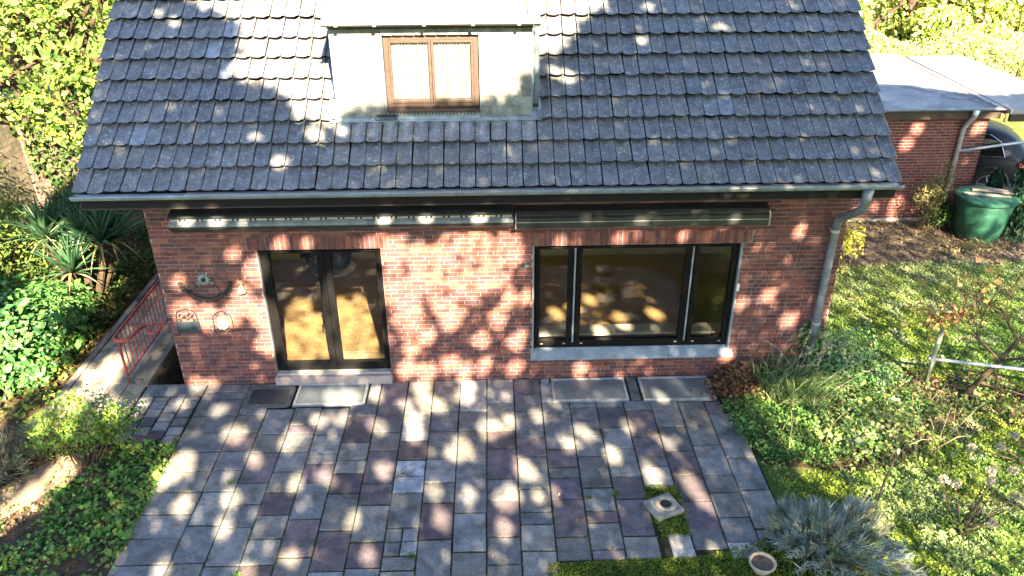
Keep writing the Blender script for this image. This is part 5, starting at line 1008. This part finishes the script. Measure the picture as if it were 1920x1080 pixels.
# ================================================================== trees
def tree(label, base, h, items, size, cols, group=None, limbs=7, name='tree', r=.16, aspect=.6, lump=.35, shell=.35, clumps=0, seed=1, material='leaf'):
    t = thing(name, label, 'tree', base, group=group); top = (0, 0, h*.6); m = MB(); m.tube([(0, 0, -.1), (.05, .03, h*.3), top], [r, r*.8, r*.55], 8)
    m.build('trunk', 'bark', t); m = MB(); rnd = random.Random(seed)
    for i in range(limbs):
        c, q = items[i % len(items)][1:]; e = tuple(c[k]+rnd.uniform(-.4, .4)*q[k] for k in range(3)); s = h*rnd.uniform(.3, .6); branchwork(m, (0, 0, s), e, r*.38, 1, .7, i+seed, 3)
    m.build('limbs', 'bark', t)
    P, Nn = blobs(items, lump=lump, shell=shell, clumps=clumps); n = len(P); leaves('crown', P, Nn, RG.uniform(.7, 1.3, n)*size, pal(n, cols, .3), aspect, material, t); return t
tree('yellow green broadleaf tree rising behind the garden wall at left', (-9.6, 7.6, -.04), 6.0, [(2000, (.6, -.4, 4.2), (1.9, 1.5, 1.2)), (1900, (1.6, -.2, 5.6), (1.9, 1.6, 1.3)), (1700, (-.8, -.5, 5.2), (1.7, 1.5, 1.4)), (1400, (1.9, -.9, 3.2), (1.5, 1.0, 1.0)), (1200, (-1.0, -1.2, 3.3), (1.3, 1.0, .9)), (1300, (.3, -1.3, 2.7), (1.5, .8, .6))], .145, [(.15, .24, .04), (.2, .29, .06), (.08, .16, .025), (.26, .29, .07), (.04, .09, .018)], r=.16, clumps=18, seed=2, limbs=16)
tree('second leafy tree standing further behind the left one', (-12.5, 11, -.04), 8, [(2600, (0, 0, 5), (2.6, 2.2, 2.2)), (2400, (2.8, 0, 6), (2.4, 2.2, 2.2)), (2200, (-2.5, 0, 5.5), (2.4, 2.2, 2.4))], .24, [(.05, .09, .015), (.07, .11, .018), (.1, .12, .02), (.035, .065, .012)], r=.25, seed=5)
BT = [((14, 17, 0), 7, 'sunlit yellow green tree directly behind the garage', YGREEN+YELLOW), ((19, 19, 0), 8, 'bright yellow autumn tree at the right behind the carport', YELLOW), ((24, 21, 0), 8, 'golden green tree at the upper right corner', YGREEN+[(.36, .26, .06)]), ((18, 27, 0), 10, 'pale yellow tree in the back row over the garage', YELLOW+[(.45, .40, .2)]), ((26, 30, 0), 10, 'orange tinted autumn tree in the back row at right', [(.40, .26, .09), (.36, .3, .08), (.3, .24, .06), (.42, .33, .16)]), ((32, 27, 0), 9, 'light green tree at the far right of the back row', YGREEN), ((12, 25, 0), 9, 'green yellow tree half hidden by the roof edge', YGREEN+YELLOW), ((21, 38, 0), 12, 'tall pale tree far behind the others', YELLOW+YGREEN), ((35, 40, 0), 12, 'distant hazy green tree beyond the right trees', YGREEN)]
for i, (b, h, lab, cols) in enumerate(BT):
    s = h/8; tree(lab, (b[0], b[1], -.04), h, [(5200, (0, 0, 4.6*s), (2.7*s, 2.3*s, 2.2*s)), (3600, (1.9*s, -.5, 3.0*s), (1.9*s, 1.7*s, 1.5*s)), (3600, (-1.9*s, -.4, 2.8*s), (1.9*s, 1.7*s, 1.5*s)), (900, (.2, -1.2*s, 1.6*s), (2.2*s, 1.2*s, 1.0*s))], .19, bright(cols, 1.25), 'sunlit trees behind the garage', r=.2, seed=20+i, clumps=30, limbs=6)
def hedge():
    t = thing('hedge', 'broad pale green hedge directly behind the garage roof', 'hedge', (13, 12.6, -.04)); n = 7000; P = np.stack([RG.uniform(-4.5, 2.6, n), RG.uniform(-.9, .9, n), RG.random(n)**.35*2.75], 1); P[:, 2] += .18*np.sin(P[:, 0]*2.1)
    leaves('foliage', P, unit(RG.normal(size=(n, 3))*.6+[0, -.5, .7]), RG.uniform(.09, .2, n), pal(n, [(.36, .40, .16), (.3, .36, .12), (.42, .44, .22), (.22, .28, .08)]), .35, 'leaf', t)
    m = MB()
    for i in range(9): m.tube([(-4+i*.8, 0, 0), (-4+i*.8, .1, 2.2)], [.04, .02], 5)
    m.build('stems', 'bark', t)
hedge()
# ================================================================== tall trees behind the viewer that shade house and patio
AX = np.array([math.cos(SUN_A), math.sin(SUN_A), 0]); BX = np.array([-math.sin(SUN_A)*math.sin(SUN_E), math.cos(SUN_A)*math.sin(SUN_E), math.cos(SUN_E)]); SX = np.array(SV)
def shade_trees():
    D = 16.; dens = 1150
    a0, a1, b0, b1 = -10.5, 17, -6, 8; n = int((a1-a0)*(b1-b0)*dens); a = RG.uniform(a0, a1, n); b = RG.uniform(b0, b1, n)
    xs = [-10.5, -8.5, -6.8, -5.6, -4.4, -3.4, 2.6, 4, 6, 8, 10, 11.3, 12.3, 13.5, 15, 17]; ys = [3.8, 5.0, 6.1, 7.0, 7.4, 7.6, 7.6, 7.2, 6.9, 6.0, 5.2, 4.9, 4.3, 4.3, 4.1, 2.5]
    top = np.interp(a, xs, ys)+.35*(vnoise(a, a*0, 1.1, 4)-.5); keep = b < top
    keep &= ~in_poly(a+RG.normal(0, .05, n), b+RG.normal(0, .05, n), POLY)
    few = RG.random(n) < .09
    wob = .7+.75*vnoise(a, b, 5.5, 77)
    for ga, gb, gr in GAPS: keep &= ((a-ga)**2+(b-gb)**2 > (gr*wob+.035)**2) | (few & (gr > .18))
    keep &= ~(in_poly(a, b, VEIL) & (RG.random(n) < .55)); keep &= ~((b < 2.0) & (RG.random(n) < .30))
    keep &= ~((a < -6.2) & (b < 4.0) & (vnoise(a, b, 1.4, 6) > .62))
    thin = RG.random(n); keep &= ~((a > 5.3) & (a < 12.6) & (b < 2.4) & (thin < .62)); keep &= ~((a > 3.3) & (b < -.75) & (thin < .68))
    a, b = a[keep], b[keep]; n = len(a); t = D+RG.normal(0, .7, n)
    P = a[:, None]*AX+b[:, None]*BX+t[:, None]*SX; Nn = unit(SX+RG.normal(size=(n, 3))*.35); C = pal(n, [(.06, .12, .02), (.10, .15, .03), (.16, .17, .03)])
    own = np.clip(((a+10.5)/6.8).astype(int), 0, 3)
    labs = ['tall leafy tree behind the viewer at far left', 'tall leafy tree behind the viewer left of centre', 'tall leafy tree behind the viewer right of centre', 'tall leafy tree behind the viewer at far right']
    for i in range(4):
        ac = -7.3+6.8*i; c = ac*AX+0*BX+D*SX; th = thing('shade_tree', labs[i], 'tree', (c[0], c[1], -.04), group='tall trees behind the viewer'); inv = Matrix.Translation((-c[0], -c[1], .04))
        k = own == i; o = leaves('crown', P[k], Nn[k], RG.uniform(.09, .15, k.sum()), C[k], .75, 'leaf', th); o.matrix_parent_inverse = inv
        m = MB(); m.tube([(0, 0, 0), (.1, 0, 3), (0, .1, c[2]-3.2)], [.28, .24, .17], 10); m.build('trunk', 'bark', th)
shade_trees()
